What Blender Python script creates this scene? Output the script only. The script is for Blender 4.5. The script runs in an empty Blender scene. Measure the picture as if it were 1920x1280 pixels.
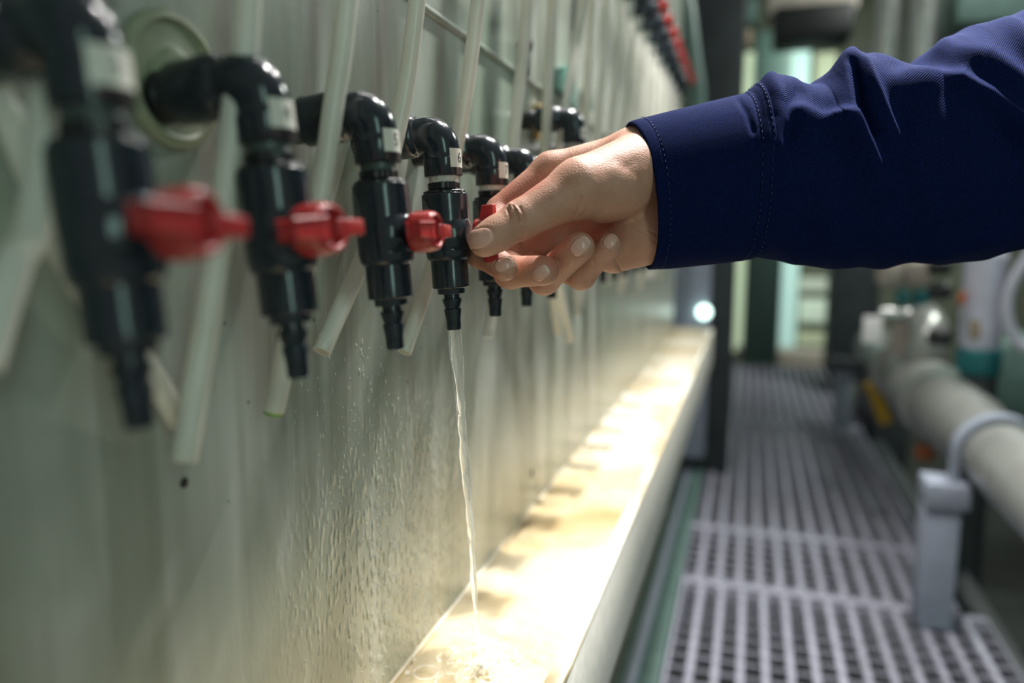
import bpy, bmesh, math, random
import numpy as np
from mathutils import Vector, Matrix
random.seed(7); rng = np.random.default_rng(7)
S = bpy.context.scene
C = S.collection
PI = math.pi

# ------------------------------------------------------------------ camera
F = 1400.0                                   # focal length in pixels of a 1920 px wide frame
PITCH = math.atan(195 / F)
YAW = math.atan(450 * math.cos(PITCH) / F)
cam_d = bpy.data.cameras.new('camera'); cam = bpy.data.objects.new('camera', cam_d); C.objects.link(cam)
cam.rotation_euler = (PI / 2 - PITCH, 0, YAW)
cam_d.sensor_width = 36; cam_d.lens = 36 * F / 1920
cam_d.clip_start = 0.02; cam_d.clip_end = 60
cam_d.dof.use_dof = True; cam_d.dof.focus_distance = 0.435; cam_d.dof.aperture_fstop = 2.9
S.camera = cam
RC = np.array(cam.rotation_euler.to_matrix())

def ray(px, py): return RC @ np.array([(px - 960) / F, -(py - 640) / F, -1.0])
def at_d(px, py, d): return Vector(ray(px, py) * d)
def at_y(px, py, y): r = ray(px, py); return Vector(r * y / r[1])
def at_x(px, py, x): r = ray(px, py); return Vector(r * x / r[0])
def at_z(px, py, z): r = ray(px, py); return Vector(r * z / r[2])

# ------------------------------------------------------------------ light and exposure
S.view_settings.view_transform = 'Standard'; S.view_settings.look = 'None'
S.view_settings.exposure = 0.27; S.view_settings.gamma = 1; S.view_settings.use_curve_mapping = False
world = bpy.data.worlds.new('world'); S.world = world; world.use_nodes = True
bg = world.node_tree.nodes['Background']; bg.inputs[0].default_value = (0.64, 0.69, 0.65, 1); bg.inputs[1].default_value = 0.26

def lamp(name, kind, loc, power, color=(1, 1, 1), size=0.05, target=None, size_y=None, spot=None):
    d = bpy.data.lights.new(name, kind); d.energy = power; d.color = color
    if kind == 'AREA':
        d.size = size
        if size_y: d.shape = 'RECTANGLE'; d.size_y = size_y
    else: d.shadow_soft_size = size
    if kind == 'SPOT': d.spot_size = spot; d.spot_blend = 1.0
    o = bpy.data.objects.new(name, d); C.objects.link(o); o.location = loc
    if target is not None: o.rotation_euler = (Vector(target) - Vector(loc)).to_track_quat('-Z', 'Y').to_euler()
    return o
lamp('ceiling_lamp_light', 'SPOT', (0.02, 1.00, 1.25), 145, (1.0, 0.97, 0.94), 0.03, (-0.10, 0.98, -0.3), spot=math.radians(84))
lamp('ceiling_lamp_light', 'SPOT', (0.10, 1.65, 1.35), 80, (1.0, 0.98, 0.95), 0.03, (-0.12, 1.3, -0.3), spot=math.radians(110))
lamp('ceiling_lamp_light', 'SPOT', (0.36, 0.98, 1.35), 400, (1.0, 0.98, 0.97), 0.03, (0.29, 0.49, 0.0), spot=math.radians(37))
lamp('hall_lamp_light', 'AREA', (1.3, 3.2, 1.7), 40, (0.93, 1.0, 0.93), 0.9, (0.7, 3.2, -0.8), size_y=0.3)
lamp('hall_lamp_light', 'AREA', (0.75, 2.5, 1.3), 7, (1.0, 0.98, 0.95), 0.25, (0.6, 2.4, -0.4), size_y=0.1)  # added unseen fill that brightens the pump, manifold and pipe tops
lamp('hall_lamp_light', 'AREA', (0.9, 5.4, 1.5), 26, (0.93, 1.0, 0.90), 0.9, (0.6, 6.5, -0.3), size_y=0.3)
lamp('window_light', 'AREA', (1.5, -1.3, 0.5), 8, (0.62, 1.0, 0.88), 0.22, (-0.1, 0.4, 0.0), size_y=1.5)

# ------------------------------------------------------------------ materials
def mat(name, color, rough=0.5, metal=0.0, **kw):
    m = bpy.data.materials.new(name); m.use_nodes = True
    p = m.node_tree.nodes['Principled BSDF']
    p.inputs['Base Color'].default_value = (*color, 1); p.inputs['Roughness'].default_value = rough
    p.inputs['Metallic'].default_value = metal
    for k, v in kw.items(): p.inputs[k.replace('_', ' ')].default_value = v
    return m
class NT:
    def __init__(s, m): s.t = m.node_tree; s.n = s.t.nodes; s.p = s.n.get('Principled BSDF')
    def add(s, kind, **kw):
        n = s.n.new(kind)
        for k, v in kw.items():
            if k in n.inputs.keys(): n.inputs[k].default_value = v
            else: setattr(n, k, v)
        return n
    def link(s, a, b): s.t.links.new(a, b)
    def coords(s, scale=(1, 1, 1), rot=(0, 0, 0), kind='Object'):
        tc = s.add('ShaderNodeTexCoord'); mp = s.add('ShaderNodeMapping')
        mp.inputs['Scale'].default_value = scale; mp.inputs['Rotation'].default_value = rot
        s.link(tc.outputs[kind], mp.inputs[0]); return mp.outputs[0]
    def noise(s, co, scale, detail=3, rough=0.55, dist=0):
        n = s.add('ShaderNodeTexNoise'); n.inputs['Scale'].default_value = scale; n.inputs['Detail'].default_value = detail
        n.inputs['Roughness'].default_value = rough; n.inputs['Distortion'].default_value = dist
        s.link(co, n.inputs['Vector']); return n.outputs['Fac']
    def ramp(s, fac, stops):
        r = s.add('ShaderNodeValToRGB'); e = r.color_ramp.elements
        while len(e) < len(stops): e.new(0.5)
        for i, (p, c) in enumerate(stops):
            e[i].position = p; e[i].color = (*c, 1) if len(c) == 3 else c
        s.link(fac, r.inputs[0]); return r.outputs[0]
    def mix(s, a, b, f, blend='MIX'):
        m = s.add('ShaderNodeMix', data_type='RGBA', blend_type=blend)
        for sock, v in ((m.inputs[6], a), (m.inputs[7], b), (m.inputs[0], f)):
            if hasattr(v, 'links'): s.link(v, sock)
            elif isinstance(v, (tuple, list)): sock.default_value = (*v, 1)
            else: sock.default_value = v
        return m.outputs[2]
    def bump(s, h, strength=0.3, dist=0.001, nrm=None):
        b = s.add('ShaderNodeBump'); b.inputs['Strength'].default_value = strength; b.inputs['Distance'].default_value = dist
        s.link(h, b.inputs['Height'])
        if nrm: s.link(nrm, b.inputs['Normal'])
        return b.outputs[0]
def speckled(name, color, rough, amp=0.3, scale=60, metal=0, bump=0.15, **kw):
    m = mat(name, color, rough, metal, **kw); t = NT(m); co = t.coords()
    f = t.noise(co, scale, 4)
    dk = tuple(c * (1 - amp) for c in color); lt = tuple(min(1, c * (1 + amp)) for c in color)
    t.link(t.ramp(f, [(0.3, dk), (0.7, lt)]), t.p.inputs['Base Color'])
    t.link(t.bump(f, bump, 0.0006), t.p.inputs['Normal'])
    return m
M = {}
M['valve'] = speckled('dark_slate_plastic', (0.016, 0.023, 0.030), 0.19, 0.25, 300, bump=0.08)
M['nut'] = speckled('black_plastic', (0.007, 0.009, 0.011), 0.34, 0.2, 300, bump=0.08)
M['red'] = speckled('red_plastic', (0.40, 0.030, 0.030), 0.27, 0.12, 200, bump=0.08)
M['tape'] = speckled('thread_seal_tape', (0.55, 0.53, 0.48), 0.6, 0.2, 600)
M['greenish_seal'] = speckled('dark_greenish_seal', (0.05, 0.07, 0.065), 0.4, 0.4, 500)
M['disc'] = speckled('greenish_flange_plastic', (0.27, 0.30, 0.20), 0.35, 0.12, 60)
M['label'] = speckled('paper_label', (0.72, 0.70, 0.62), 0.45, 0.06, 500, bump=0.05)
M['label_clear'] = speckled('clear_label_tail', (0.035, 0.028, 0.03), 0.2, 0.4, 500)
M['ink'] = mat('black_ink', (0.01, 0.01, 0.01), 0.5)
M['print'] = speckled('worn_grey_print', (0.075, 0.09, 0.085), 0.4, 0.6, 500)
M['steel'] = speckled('brushed_steel', (0.55, 0.57, 0.55), 0.28, 0.12, 25, metal=1.0, bump=0.05)
M['pipe'] = speckled('pale_grey_pipe', (0.33, 0.34, 0.32), 0.3, 0.12, 15, metal=0.4, bump=0.05)
M['galv'] = speckled('galvanised_steel', (0.34, 0.34, 0.41), 0.45, 0.2, 30, metal=0.12, bump=0.1)
M['greypaint'] = speckled('blue_grey_paint', (0.28, 0.31, 0.38), 0.45, 0.1, 20)
M['darksteel'] = speckled('charcoal_paint', (0.035, 0.042, 0.046), 0.45, 0.2, 12)
M['teal'] = speckled('teal_plastic', (0.008, 0.13, 0.14), 0.35, 0.2, 30)
M['tealpaint'] = speckled('dull_green_paint', (0.10, 0.17, 0.15), 0.4, 0.2, 20)
M['lilac'] = speckled('pale_lilac_plastic', (0.55, 0.55, 0.66), 0.4, 0.06, 20)
M['beige'] = speckled('beige_casting', (0.42, 0.37, 0.32), 0.45, 0.15, 20)
M['tan'] = speckled('tan_plastic', (0.34, 0.26, 0.17), 0.5, 0.1, 20)
M['yellow'] = speckled('yellow_paint', (0.62, 0.38, 0.02), 0.45, 0.1, 20)
M['orange'] = speckled('orange_rust_paint', (0.45, 0.12, 0.04), 0.5, 0.2, 20)
M['paper'] = speckled('white_paper', (0.85, 0.82, 0.82), 0.6, 0.03, 20)
M['greenplate'] = speckled('green_translucent_plastic', (0.10, 0.27, 0.22), 0.35, 0.15, 60)
M['amber'] = speckled('amber_residue_plastic', (0.42, 0.27, 0.10), 0.4, 0.2, 90)
M['algae'] = speckled('green_algae_water', (0.22, 0.42, 0.01), 0.3, 0.3, 300)
M['black'] = mat('black_rubber', (0.008, 0.009, 0.01), 0.5)

def tube_mat():
    m = bpy.data.materials.new('milky_tube'); m.use_nodes = True; t = NT(m)
    t.p.inputs['Roughness'].default_value = 0.28
    f = t.noise(t.coords(), 35, 3)
    t.link(t.ramp(f, [(0.3, (0.74, 0.73, 0.65)), (0.7, (0.88, 0.87, 0.81))]), t.p.inputs['Base Color'])
    tr = t.add('ShaderNodeBsdfTranslucent'); tr.inputs[0].default_value = (0.82, 0.80, 0.70, 1)
    mx = t.add('ShaderNodeMixShader'); mx.inputs[0].default_value = 0.28
    out = t.n['Material Output']
    t.link(t.p.outputs[0], mx.inputs[1]); t.link(tr.outputs[0], mx.inputs[2]); t.link(mx.outputs[0], out.inputs[0])
    return m
M['tube'] = tube_mat()

def wall_mat():
    m = mat('stained_tank_panel', (0.4, 0.42, 0.35), 0.30); t = NT(m)
    co = t.coords((1, 1, 1))
    st = t.coords((1, 4.0, 0.35))            # broad vertical streaks
    s1 = t.noise(st, 5.0, 3, 0.5, 0.5); s2 = t.noise(st, 14, 2, 0.5, 0.6)
    blotch = t.noise(co, 9, 4, 0.6, 0.6)
    base = t.ramp(s1, [(0.30, (0.185, 0.205, 0.155)), (0.50, (0.30, 0.325, 0.275)), (0.70, (0.42, 0.445, 0.41))])
    c = t.mix(base, (0.56, 0.575, 0.56), t.ramp(s2, [(0.50, (0, 0, 0)), (0.80, (0.55, 0.55, 0.55))]))
    c = t.mix(c, (0.20, 0.21, 0.12), t.ramp(blotch, [(0.60, (0, 0, 0)), (0.85, (0.55, 0.55, 0.55))]))
    g = t.noise(co, 4.2, 2, 0.5)
    c = t.mix(c, (0.26, 0.36, 0.27), t.ramp(g, [(0.52, (0, 0, 0)), (0.72, (0.5, 0.5, 0.5))]))
    # brown deposit towards the trough
    sx = t.add('ShaderNodeSeparateXYZ'); t.link(co, sx.inputs[0])
    mr = t.add('ShaderNodeMapRange'); mr.inputs[1].default_value = -0.14; mr.inputs[2].default_value = -0.31
    t.link(sx.outputs[2], mr.inputs[0])
    mu = t.add('ShaderNodeMath', operation='MULTIPLY'); t.link(mr.outputs[0], mu.inputs[0]); t.link(t.noise(st, 8, 4), mu.inputs[1])
    c = t.mix(c, (0.46, 0.40, 0.28), mu.outputs[0])
    # specks and tiny scratches
    vo = t.add('ShaderNodeTexVoronoi'); vo.inputs['Scale'].default_value = 45; t.link(co, vo.inputs['Vector'])
    c = t.mix(c, (0.05, 0.05, 0.03), t.ramp(vo.outputs['Distance'], [(0.03, (0.8, 0.8, 0.8)), (0.07, (0, 0, 0))]))
    t.link(c, t.p.inputs['Base Color'])
    fine = t.noise(t.coords((1, 1, 0.35)), 420, 3, 0.6)
    dv = t.add('ShaderNodeTexVoronoi', feature='SMOOTH_F1'); dv.inputs['Scale'].default_value = 230; t.link(t.coords((1, 1, 0.5)), dv.inputs['Vector'])
    bead = t.ramp(dv.outputs['Distance'], [(0.10, (1, 1, 1)), (0.42, (0, 0, 0))])
    # beads of spray sit only on the wall near the stream
    def band(sock, a, b, c_, d):
        m1 = t.add('ShaderNodeMapRange'); m1.inputs[1].default_value = a; m1.inputs[2].default_value = b; t.link(sock, m1.inputs[0])
        m2 = t.add('ShaderNodeMapRange'); m2.inputs[1].default_value = d; m2.inputs[2].default_value = c_; t.link(sock, m2.inputs[0])
        q = t.add('ShaderNodeMath', operation='MULTIPLY'); t.link(m1.outputs[0], q.inputs[0]); t.link(m2.outputs[0], q.inputs[1]); return q.outputs[0]
    by = band(sx.outputs[1], 0.30, 0.42, 0.55, 0.70); bz = band(sx.outputs[2], -0.40, -0.30, -0.16, -0.08)
    q1 = t.add('ShaderNodeMath', operation='MULTIPLY'); t.link(by, q1.inputs[0]); t.link(bz, q1.inputs[1])
    q2 = t.add('ShaderNodeMath', operation='MULTIPLY'); t.link(q1.outputs[0], q2.inputs[0]); t.link(bead, q2.inputs[1])
    t.link(t.bump(q2.outputs[0], 0.8, 0.0012, t.bump(fine, 0.25, 0.0007, t.bump(blotch, 0.15, 0.002))), t.p.inputs['Normal'])
    return m
M['wall'] = wall_mat()

def trough_mat():
    m = mat('stained_cream_trough', (0.8, 0.74, 0.6), 0.35); t = NT(m)
    co = t.coords()
    n1 = t.noise(co, 6, 4, 0.6, 0.5); n2 = t.noise(t.coords((3, 1, 1)), 22, 5, 0.65, 0.8)
    c = t.ramp(n1, [(0.34, (0.50, 0.39, 0.22)), (0.52, (0.70, 0.64, 0.50)), (0.68, (0.82, 0.79, 0.71))])
    c = t.mix(c, (0.46, 0.30, 0.10), t.ramp(n2, [(0.56, (0, 0, 0)), (0.82, (0.45, 0.45, 0.45))]))
    t.link(c, t.p.inputs['Base Color'])
    t.link(t.bump(n2, 0.3, 0.001), t.p.inputs['Normal'])
    return m
M['trough'] = trough_mat()
M['trough_side'] = speckled('pale_grey_plastic', (0.62, 0.61, 0.54), 0.4, 0.12, 90)

def water_mat():
    m = bpy.data.materials.new('water'); m.use_nodes = True; t = NT(m)
    p = t.p; p.inputs['Base Color'].default_value = (1, 1, 1, 1); p.inputs['Roughness'].default_value = 0.0
    p.inputs['Transmission Weight'].default_value = 1; p.inputs['IOR'].default_value = 1.33
    return m
M['water'] = water_mat()
def film_mat(name='shallow_water', tint=(0.97, 0.94, 0.86, 1), ior=1.33):
    m = bpy.data.materials.new(name); m.use_nodes = True; t = NT(m)
    tr = t.add('ShaderNodeBsdfTransparent'); tr.inputs[0].default_value = tint
    gl = t.add('ShaderNodeBsdfGlossy'); gl.inputs['Roughness'].default_value = 0.04
    fr = t.add('ShaderNodeFresnel'); fr.inputs[0].default_value = ior
    mx = t.add('ShaderNodeMixShader')
    n = t.noise(t.coords((1, 1, 1)), 60, 3, 0.5, 1.2)
    b = t.bump(n, 0.5, 0.002)
    t.link(b, gl.inputs['Normal']); t.link(b, fr.inputs['Normal'])
    t.link(fr.outputs[0], mx.inputs[0]); t.link(tr.outputs[0], mx.inputs[1]); t.link(gl.outputs[0], mx.inputs[2])
    t.link(mx.outputs[0], t.n['Material Output'].inputs[0])
    return m
M['film'] = film_mat(); M['drops'] = film_mat('water_drops', (1, 1, 1, 1), 1.45)
def whiten(m, k):  # white for bubbles and froth, also standing in for bright glints on the water
    t = NT(m); out = t.n['Material Output']; src = out.inputs[0].links[0].from_socket
    d = t.add('ShaderNodeBsdfTranslucent'); d.inputs[0].default_value = (0.95, 0.94, 0.9, 1); d2 = t.add('ShaderNodeBsdfDiffuse'); d2.inputs[0].default_value = (0.95, 0.94, 0.9, 1)
    a = t.add('ShaderNodeAddShader'); t.link(d.outputs[0], a.inputs[0]); t.link(d2.outputs[0], a.inputs[1])
    mx = t.add('ShaderNodeMixShader'); mx.inputs[0].default_value = k; t.link(src, mx.inputs[1]); t.link(a.outputs[0], mx.inputs[2]); t.link(mx.outputs[0], out.inputs[0])
whiten(M['drops'], 0.16); whiten(M['water'], 0.10)

def skin_mat():
    m = mat('skin', (0.55, 0.33, 0.23), 0.52); t = NT(m)
    a = t.add('ShaderNodeAttribute', attribute_name='tone'); sp = t.add('ShaderNodeSeparateColor'); t.link(a.outputs[0], sp.inputs[0])
    co = t.coords()
    blot = t.noise(co, 70, 4, 0.6)
    c = t.ramp(blot, [(0.3, (0.47, 0.235, 0.155)), (0.7, (0.57, 0.31, 0.22))])
    c = t.mix(c, (0.50, 0.16, 0.105), sp.outputs[0])       # redder fingertips and palm
    c = t.mix(c, (0.68, 0.40, 0.32), sp.outputs[1])       # nail plates
    c = t.mix(c, (0.85, 0.78, 0.68), sp.outputs[2])       # free nail edges
    t.link(c, t.p.inputs['Base Color'])
    vo = t.add('ShaderNodeTexVoronoi'); vo.inputs['Scale'].default_value = 1100; t.link(t.coords((1, 1, 1)), vo.inputs['Vector'])
    fine = t.noise(co, 900, 3)
    inv = t.add('ShaderNodeMath', operation='SUBTRACT'); inv.inputs[0].default_value = 1.0; t.link(sp.outputs[1], inv.inputs[1])
    mh = t.add('ShaderNodeMath', operation='MULTIPLY'); t.link(vo.outputs['Distance'], mh.inputs[0]); t.link(inv.outputs[0], mh.inputs[1])
    t.link(t.bump(mh.outputs[0], 0.40, 0.0004, t.bump(blot, 0.25, 0.001)), t.p.inputs['Normal'])
    rr = t.add('ShaderNodeMapRange'); rr.inputs[3].default_value = 0.54; rr.inputs[4].default_value = 0.26
    t.link(sp.outputs[1], rr.inputs[0]); t.link(rr.outputs[0], t.p.inputs['Roughness'])
    t.p.inputs['Subsurface Weight'].default_value = 0.12; t.p.inputs['Subsurface Radius'].default_value = (1.0, 0.35, 0.2)
    t.p.inputs['Subsurface Scale'].default_value = 0.003
    return m
M['skin'] = skin_mat()

def cloth_mat():
    m = mat('navy_twill', (0.015, 0.022, 0.13), 0.85); t = NT(m)
    uv = t.coords((1, 1, 1), kind='UV')
    w = t.add('ShaderNodeTexWave', wave_type='BANDS', bands_direction='DIAGONAL'); w.inputs['Scale'].default_value = 150
    w.inputs['Distortion'].default_value = 0.6; w.inputs['Detail'].default_value = 1
    t.link(uv, w.inputs['Vector'])
    n = t.noise(t.coords(), 700, 3)
    c = t.mix((0.0018, 0.0056, 0.027), (0.0070, 0.0135, 0.066), w.outputs['Fac'])
    c = t.mix(c, (0.009, 0.018, 0.100), t.ramp(n, [(0.45, (0, 0, 0)), (0.75, (0.6, 0.6, 0.6))]))
    t.link(c, t.p.inputs['Base Color'])
    t.link(t.bump(w.outputs['Fac'], 0.5, 0.0004, t.bump(n, 0.35, 0.0005)), t.p.inputs['Normal'])
    t.p.inputs['Sheen Weight'].default_value = 0.0; t.p.inputs['Sheen Tint'].default_value = (0.35, 0.42, 0.95, 1)
    t.p.inputs['Specular IOR Level'].default_value = 0.03
    return m
M['cloth'] = cloth_mat()

def emis(name, color, k):
    m = bpy.data.materials.new(name); m.use_nodes = True; t = NT(m)
    t.p.inputs['Base Color'].default_value = (*color, 1); t.p.inputs['Emission Color'].default_value = (*color, 1)
    t.p.inputs['Emission Strength'].default_value = k
    return m

# ------------------------------------------------------------------ mesh helpers
def build(name, verts, faces, m, parent=None, smooth=True, auto=0.6):
    me = bpy.data.meshes.new(name); me.from_pydata([tuple(v) for v in verts], [], [tuple(f) for f in faces])
    me.materials.append(m)
    if smooth:
        me.polygons.foreach_set('use_smooth', [True] * len(me.polygons))
        if auto:
            try: me.set_sharp_from_angle(angle=auto)
            except Exception: pass
    me.update()
    o = bpy.data.objects.new(name, me); C.objects.link(o)
    if parent: o.parent = parent
    return o
class MB:
    def __init__(s): s.v = []; s.f = []
    def add(s, v, f):
        b = len(s.v); s.v += [Vector(p) for p in v]; s.f += [[i + b for i in q] for q in f]; return s
    def box(s, lo, hi, bev=0.0):
        bm = bmesh.new(); bmesh.ops.create_cube(bm, size=1)
        c = [(a + b) / 2 for a, b in zip(lo, hi)]; d = [abs(b - a) for a, b in zip(lo, hi)]
        for v in bm.verts: v.co = Vector((v.co.x * d[0] + c[0], v.co.y * d[1] + c[1], v.co.z * d[2] + c[2]))
        if bev: bmesh.ops.bevel(bm, geom=bm.edges[:], offset=min(bev, min(d) * 0.45), segments=2, affect='EDGES', profile=0.5)
        bm.verts.index_update(); s.add([v.co.copy() for v in bm.verts], [[v.index for v in f.verts] for f in bm.faces]); bm.free(); return s
    def sweep(s, path, radii, n=32, cap=True, hole=None):
        path = [Vector(p) for p in path]; N = len(path)
        if not hasattr(radii, '__len__'): radii = [radii] * N
        tang = []
        for i in range(N):
            a = path[max(i - 1, 0)]; b = path[min(i + 1, N - 1)]
            t = (b - a)
            if t.length < 1e-7: t = tang[-1] if tang else next((q - path[0]) for q in path if (q - path[0]).length > 1e-7)
            tang.append(t.normalized())
        up = Vector((0, 1, 0)) if abs(tang[0].y) < 0.9 else Vector((1, 0, 0))
        u = tang[0].cross(up).normalized(); rings = []
        for i in range(N):
            u = (u - tang[i] * u.dot(tang[i])).normalized(); w = tang[i].cross(u)
            rings.append([path[i] + (u * math.cos(2 * PI * j / n) + w * math.sin(2 * PI * j / n)) * radii[i] for j in range(n)])
        v = [p for r in rings for p in r]; f = []
        for i in range(N - 1):
            for j in range(n):
                f.append([i * n + j, i * n + (j + 1) % n, (i + 1) * n + (j + 1) % n, (i + 1) * n + j])
        if cap: f.append(list(range(n))[::-1]); f.append([(N - 1) * n + j for j in range(n)])
        return s.add(v, f)
    def lathe(s, prof, n=40, org=(0, 0, 0), axis='z', mod=None):
        """prof: list of (radius, height) along the axis; mod(angle, height) scales the radius"""
        v = []; f = []; N = len(prof)
        for r, h in prof:
            for j in range(n):
                a = 2 * PI * j / n; q = r * (mod(a, h) if mod else 1)
                if axis == 'z': p = (q * math.cos(a), q * math.sin(a), h)
                elif axis == 'x': p = (h, q * math.cos(a), q * math.sin(a))
                else: p = (q * math.sin(a), h, q * math.cos(a))
                v.append(Vector(p) + Vector(org))
        for i in range(N - 1):
            for j in range(n): f.append([i * n + j, i * n + (j + 1) % n, (i + 1) * n + (j + 1) % n, (i + 1) * n + j])
        f.append(list(range(n))[::-1]); f.append([(N - 1) * n + j for j in range(n)])
        return s.add(v, f)
    def build(s, name, m, parent=None, smooth=True, auto=0.6):
        o = build(name, s.v, s.f, m, parent, smooth, auto)
        bm = bmesh.new(); bm.from_mesh(o.data); bmesh.ops.recalc_face_normals(bm, faces=bm.faces[:]); bm.to_mesh(o.data); bm.free()
        if smooth and auto: o.data.set_sharp_from_angle(angle=auto)
        return o
def tag(o, label, cat, group=None, kind=None):
    if label: o['label'] = label
    if cat: o['category'] = cat
    if group: o['group'] = group
    if kind: o['kind'] = kind
    return o
def thing(name, loc, label, cat, group=None, rot=(0, 0, 0)):
    o = bpy.data.objects.new(name, None); C.objects.link(o); o.location = loc; o.rotation_euler = rot; o.empty_display_size = 0.02
    return tag(o, label, cat, group)
def copy_tree(o, parent=None, skip=()):
    c = o.copy(); C.objects.link(c); c.parent = parent
    for ch in list(kids.get(o.name, [])):
        if ch.name.split('.')[0] in skip: continue
        copy_tree_child(ch, c, skip)
    return c
def copy_tree_child(ch, parent, skip):
    d = ch.copy(); C.objects.link(d); d.parent = parent
    for g in list(kids.get(ch.name, [])):
        if g.name.split('.')[0] in skip: continue
        copy_tree_child(g, d, skip)
kids = {}
def index_kids():
    kids.clear()
    for o in C.objects:
        if o.parent: kids.setdefault(o.parent.name, []).append(o)
def struct(o): o['kind'] = 'structure'; return o
def catmull(pts, n=10):
    P = [Vector(p) for p in pts]; P = [P[0] * 2 - P[1]] + P + [P[-1] * 2 - P[-2]]; out = []
    for i in range(1, len(P) - 2):
        for k in range(n):
            t = k / n
            out.append(0.5 * ((2 * P[i]) + (P[i + 1] - P[i - 1]) * t + (2 * P[i - 1] - 5 * P[i] + 4 * P[i + 1] - P[i + 2]) * t * t + (3 * P[i] - P[i - 1] - 3 * P[i + 1] + P[i + 2]) * t ** 3))
    out.append(P[-2]); return out

# ------------------------------------------------------------------ the setting
WX = -0.225; AX = -0.168; FLOOR = -0.85
def grid_wall(name, y0, y1, z0, z1, m):
    b = MB(); b.box((WX - 0.02, y0, z0), (WX, y1, z1)); return struct(b.build(name, m, smooth=False))
grid_wall('wall_left', -0.35, 2.38, -0.95, 1.9, M['wall'])
b = MB(); b.sweep([(WX, -0.3, 0.1585), (WX, 2.36, 0.1585)], 0.0032, 12); struct(b.build('trim_1', M['wall']))
b = MB(); b.sweep([(WX, -0.3, -0.3055), (WX, 2.36, -0.3055)], 0.0025, 12); struct(b.build('trim_2', M['trough']))
M['floor'] = speckled('dark_concrete', (0.03, 0.034, 0.032), 0.6, 0.4, 5)
b = MB(); b.box((-2.5, -0.5, -1.55), (4.5, 8.0, -1.5)); struct(b.build('floor', M['floor'], smooth=False))
M['backwall'] = speckled('olive_grey_wall', (0.15, 0.165, 0.12), 0.6, 0.35, 1.6)
b = MB(); b.box((-2.5, 7.6, -1.5), (4.5, 7.7, 2.4)); struct(b.build('wall_back', M['backwall'], smooth=False))
M['sidewall'] = speckled('dark_green_grey_wall', (0.07, 0.085, 0.07), 0.6, 0.4, 1.5)
b = MB(); b.box((4.4, 0.5, -1.5), (4.5, 7.6, 2.4)); struct(b.build('wall_right', M['sidewall'], smooth=False))
M['ceil'] = speckled('dark_ceiling', (0.05, 0.055, 0.05), 0.7, 0.3, 2)
b = MB(); b.box((-2.5, 1.9, 2.3), (4.5, 7.7, 2.4)); struct(b.build('ceiling', M['ceil'], smooth=False))

def box_px(b, x0, y0, x1, y1, Y, th, bev=0.01):
    a = at_y(x0, y0, Y); c = at_y(x1, y1, Y)
    return b.box((min(a.x, c.x), Y, min(a.z, c.z)), (max(a.x, c.x), Y + th, max(a.z, c.z)), bev)

# ------------------------------------------------------------------ trough
OX = -0.108
tr = thing('drain_trough', (0, 0, 0), 'long cream plastic drain trough stained brown along the foot of the tank wall', 'trough')
b = MB(); b.box((WX + 0.001, 0.02, -0.312), (OX, 2.34, -0.306)); b.build('trough_floor', M['trough'], tr, smooth=False)
b = MB()
b.box((OX, 0.02, -0.385), (OX + 0.006, 2.34, -0.283), 0.0015)
sidep = b.build('outer_side', M['trough_side'], tr)
b = MB(); b.box((OX - 0.006, 0.02, -0.283), (OX + 0.007, 2.345, -0.277), 0.0025); b.build('lip', M['trough'], tr)
b = MB(); b.box((WX + 0.001, 2.34, -0.385), (OX + 0.006, 2.346, -0.277), 0.001); b.build('end_plate', M['trough'], tr)
tr['label'] = 'long cream drain trough with brown stains at the foot of the tank wall'
# thin water film with ripples round the splash
SPL = (-0.1695, 0.460, -0.306)
nx, ny = 60, 220; vs = []; fs = []
for i in range(ny):
    for j in range(nx):
        x = WX + 0.003 + (OX - WX - 0.005) * j / (nx - 1); y = 0.03 + (0.95 - 0.03) * (i / (ny - 1)) ** 1.0
        r = math.hypot(x - SPL[0], y - SPL[1]); h = 0.0022 * math.sin(r * 520) * math.exp(-r * 26) + 0.0007 * math.sin(x * 400 + y * 210) * math.exp(-r * 9)
        h += 0.0009 * math.sin(x * 260 - y * 330 + 2 * math.sin(y * 90)) * math.exp(-r * 7)
        vs.append((x, y, -0.3025 + h))
for i in range(ny - 1):
    for j in range(nx - 1): fs.append((i * nx + j, i * nx + j + 1, (i + 1) * nx + j + 1, (i + 1) * nx + j))
tag(build('shallow_water', vs, fs, M['film'], None, True, 0), 'shallow rippling water lying in the near end of the cream trough', 'water', kind='stuff')

# ------------------------------------------------------------------ valve
EZ = 0.0588        # height of the elbow's horizontal axis
def text_mesh(ch, size):
    cu = bpy.data.curves.new('t', 'FONT'); cu.body = ch; cu.size = size; cu.align_x = 'CENTER'; cu.align_y = 'CENTER'; cu.resolution_u = 4
    o = bpy.data.objects.new('t', cu); C.objects.link(o)
    me = bpy.data.meshes.new_from_object(o.evaluated_get(bpy.context.evaluated_depsgraph_get()))
    bpy.data.objects.remove(o); bpy.data.curves.remove(cu)
    bm = bmesh.new(); bm.from_mesh(me); bmesh.ops.triangulate(bm, faces=bm.faces[:]); bmesh.ops.subdivide_edges(bm, edges=bm.edges[:], cuts=2)
    v = [q.co.copy() for q in bm.verts]; bm.verts.index_update(); f = [[q.index for q in fa.verts] for fa in bm.faces]; bm.free(); bpy.data.meshes.remove(me)
    return v, f
def rounded(pairs, r=0.0006):
    """soften the corners of a lathe profile"""
    out = [pairs[0]]
    for i in range(1, len(pairs) - 1):
        p = Vector(pairs[i]); a = Vector(pairs[i - 1]) - p; c = Vector(pairs[i + 1]) - p
        q = min(r, a.length * 0.4, c.length * 0.4)
        if q < 1e-6: out.append(pairs[i]); continue
        A = p + a.normalized() * q; B = p + c.normalized() * q
        for t in (0, 0.33, 0.67, 1): out.append(tuple(A * (1 - t) ** 2 + p * 2 * t * (1 - t) + B * t * t))
    out.append(pairs[-1]); return out
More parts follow.
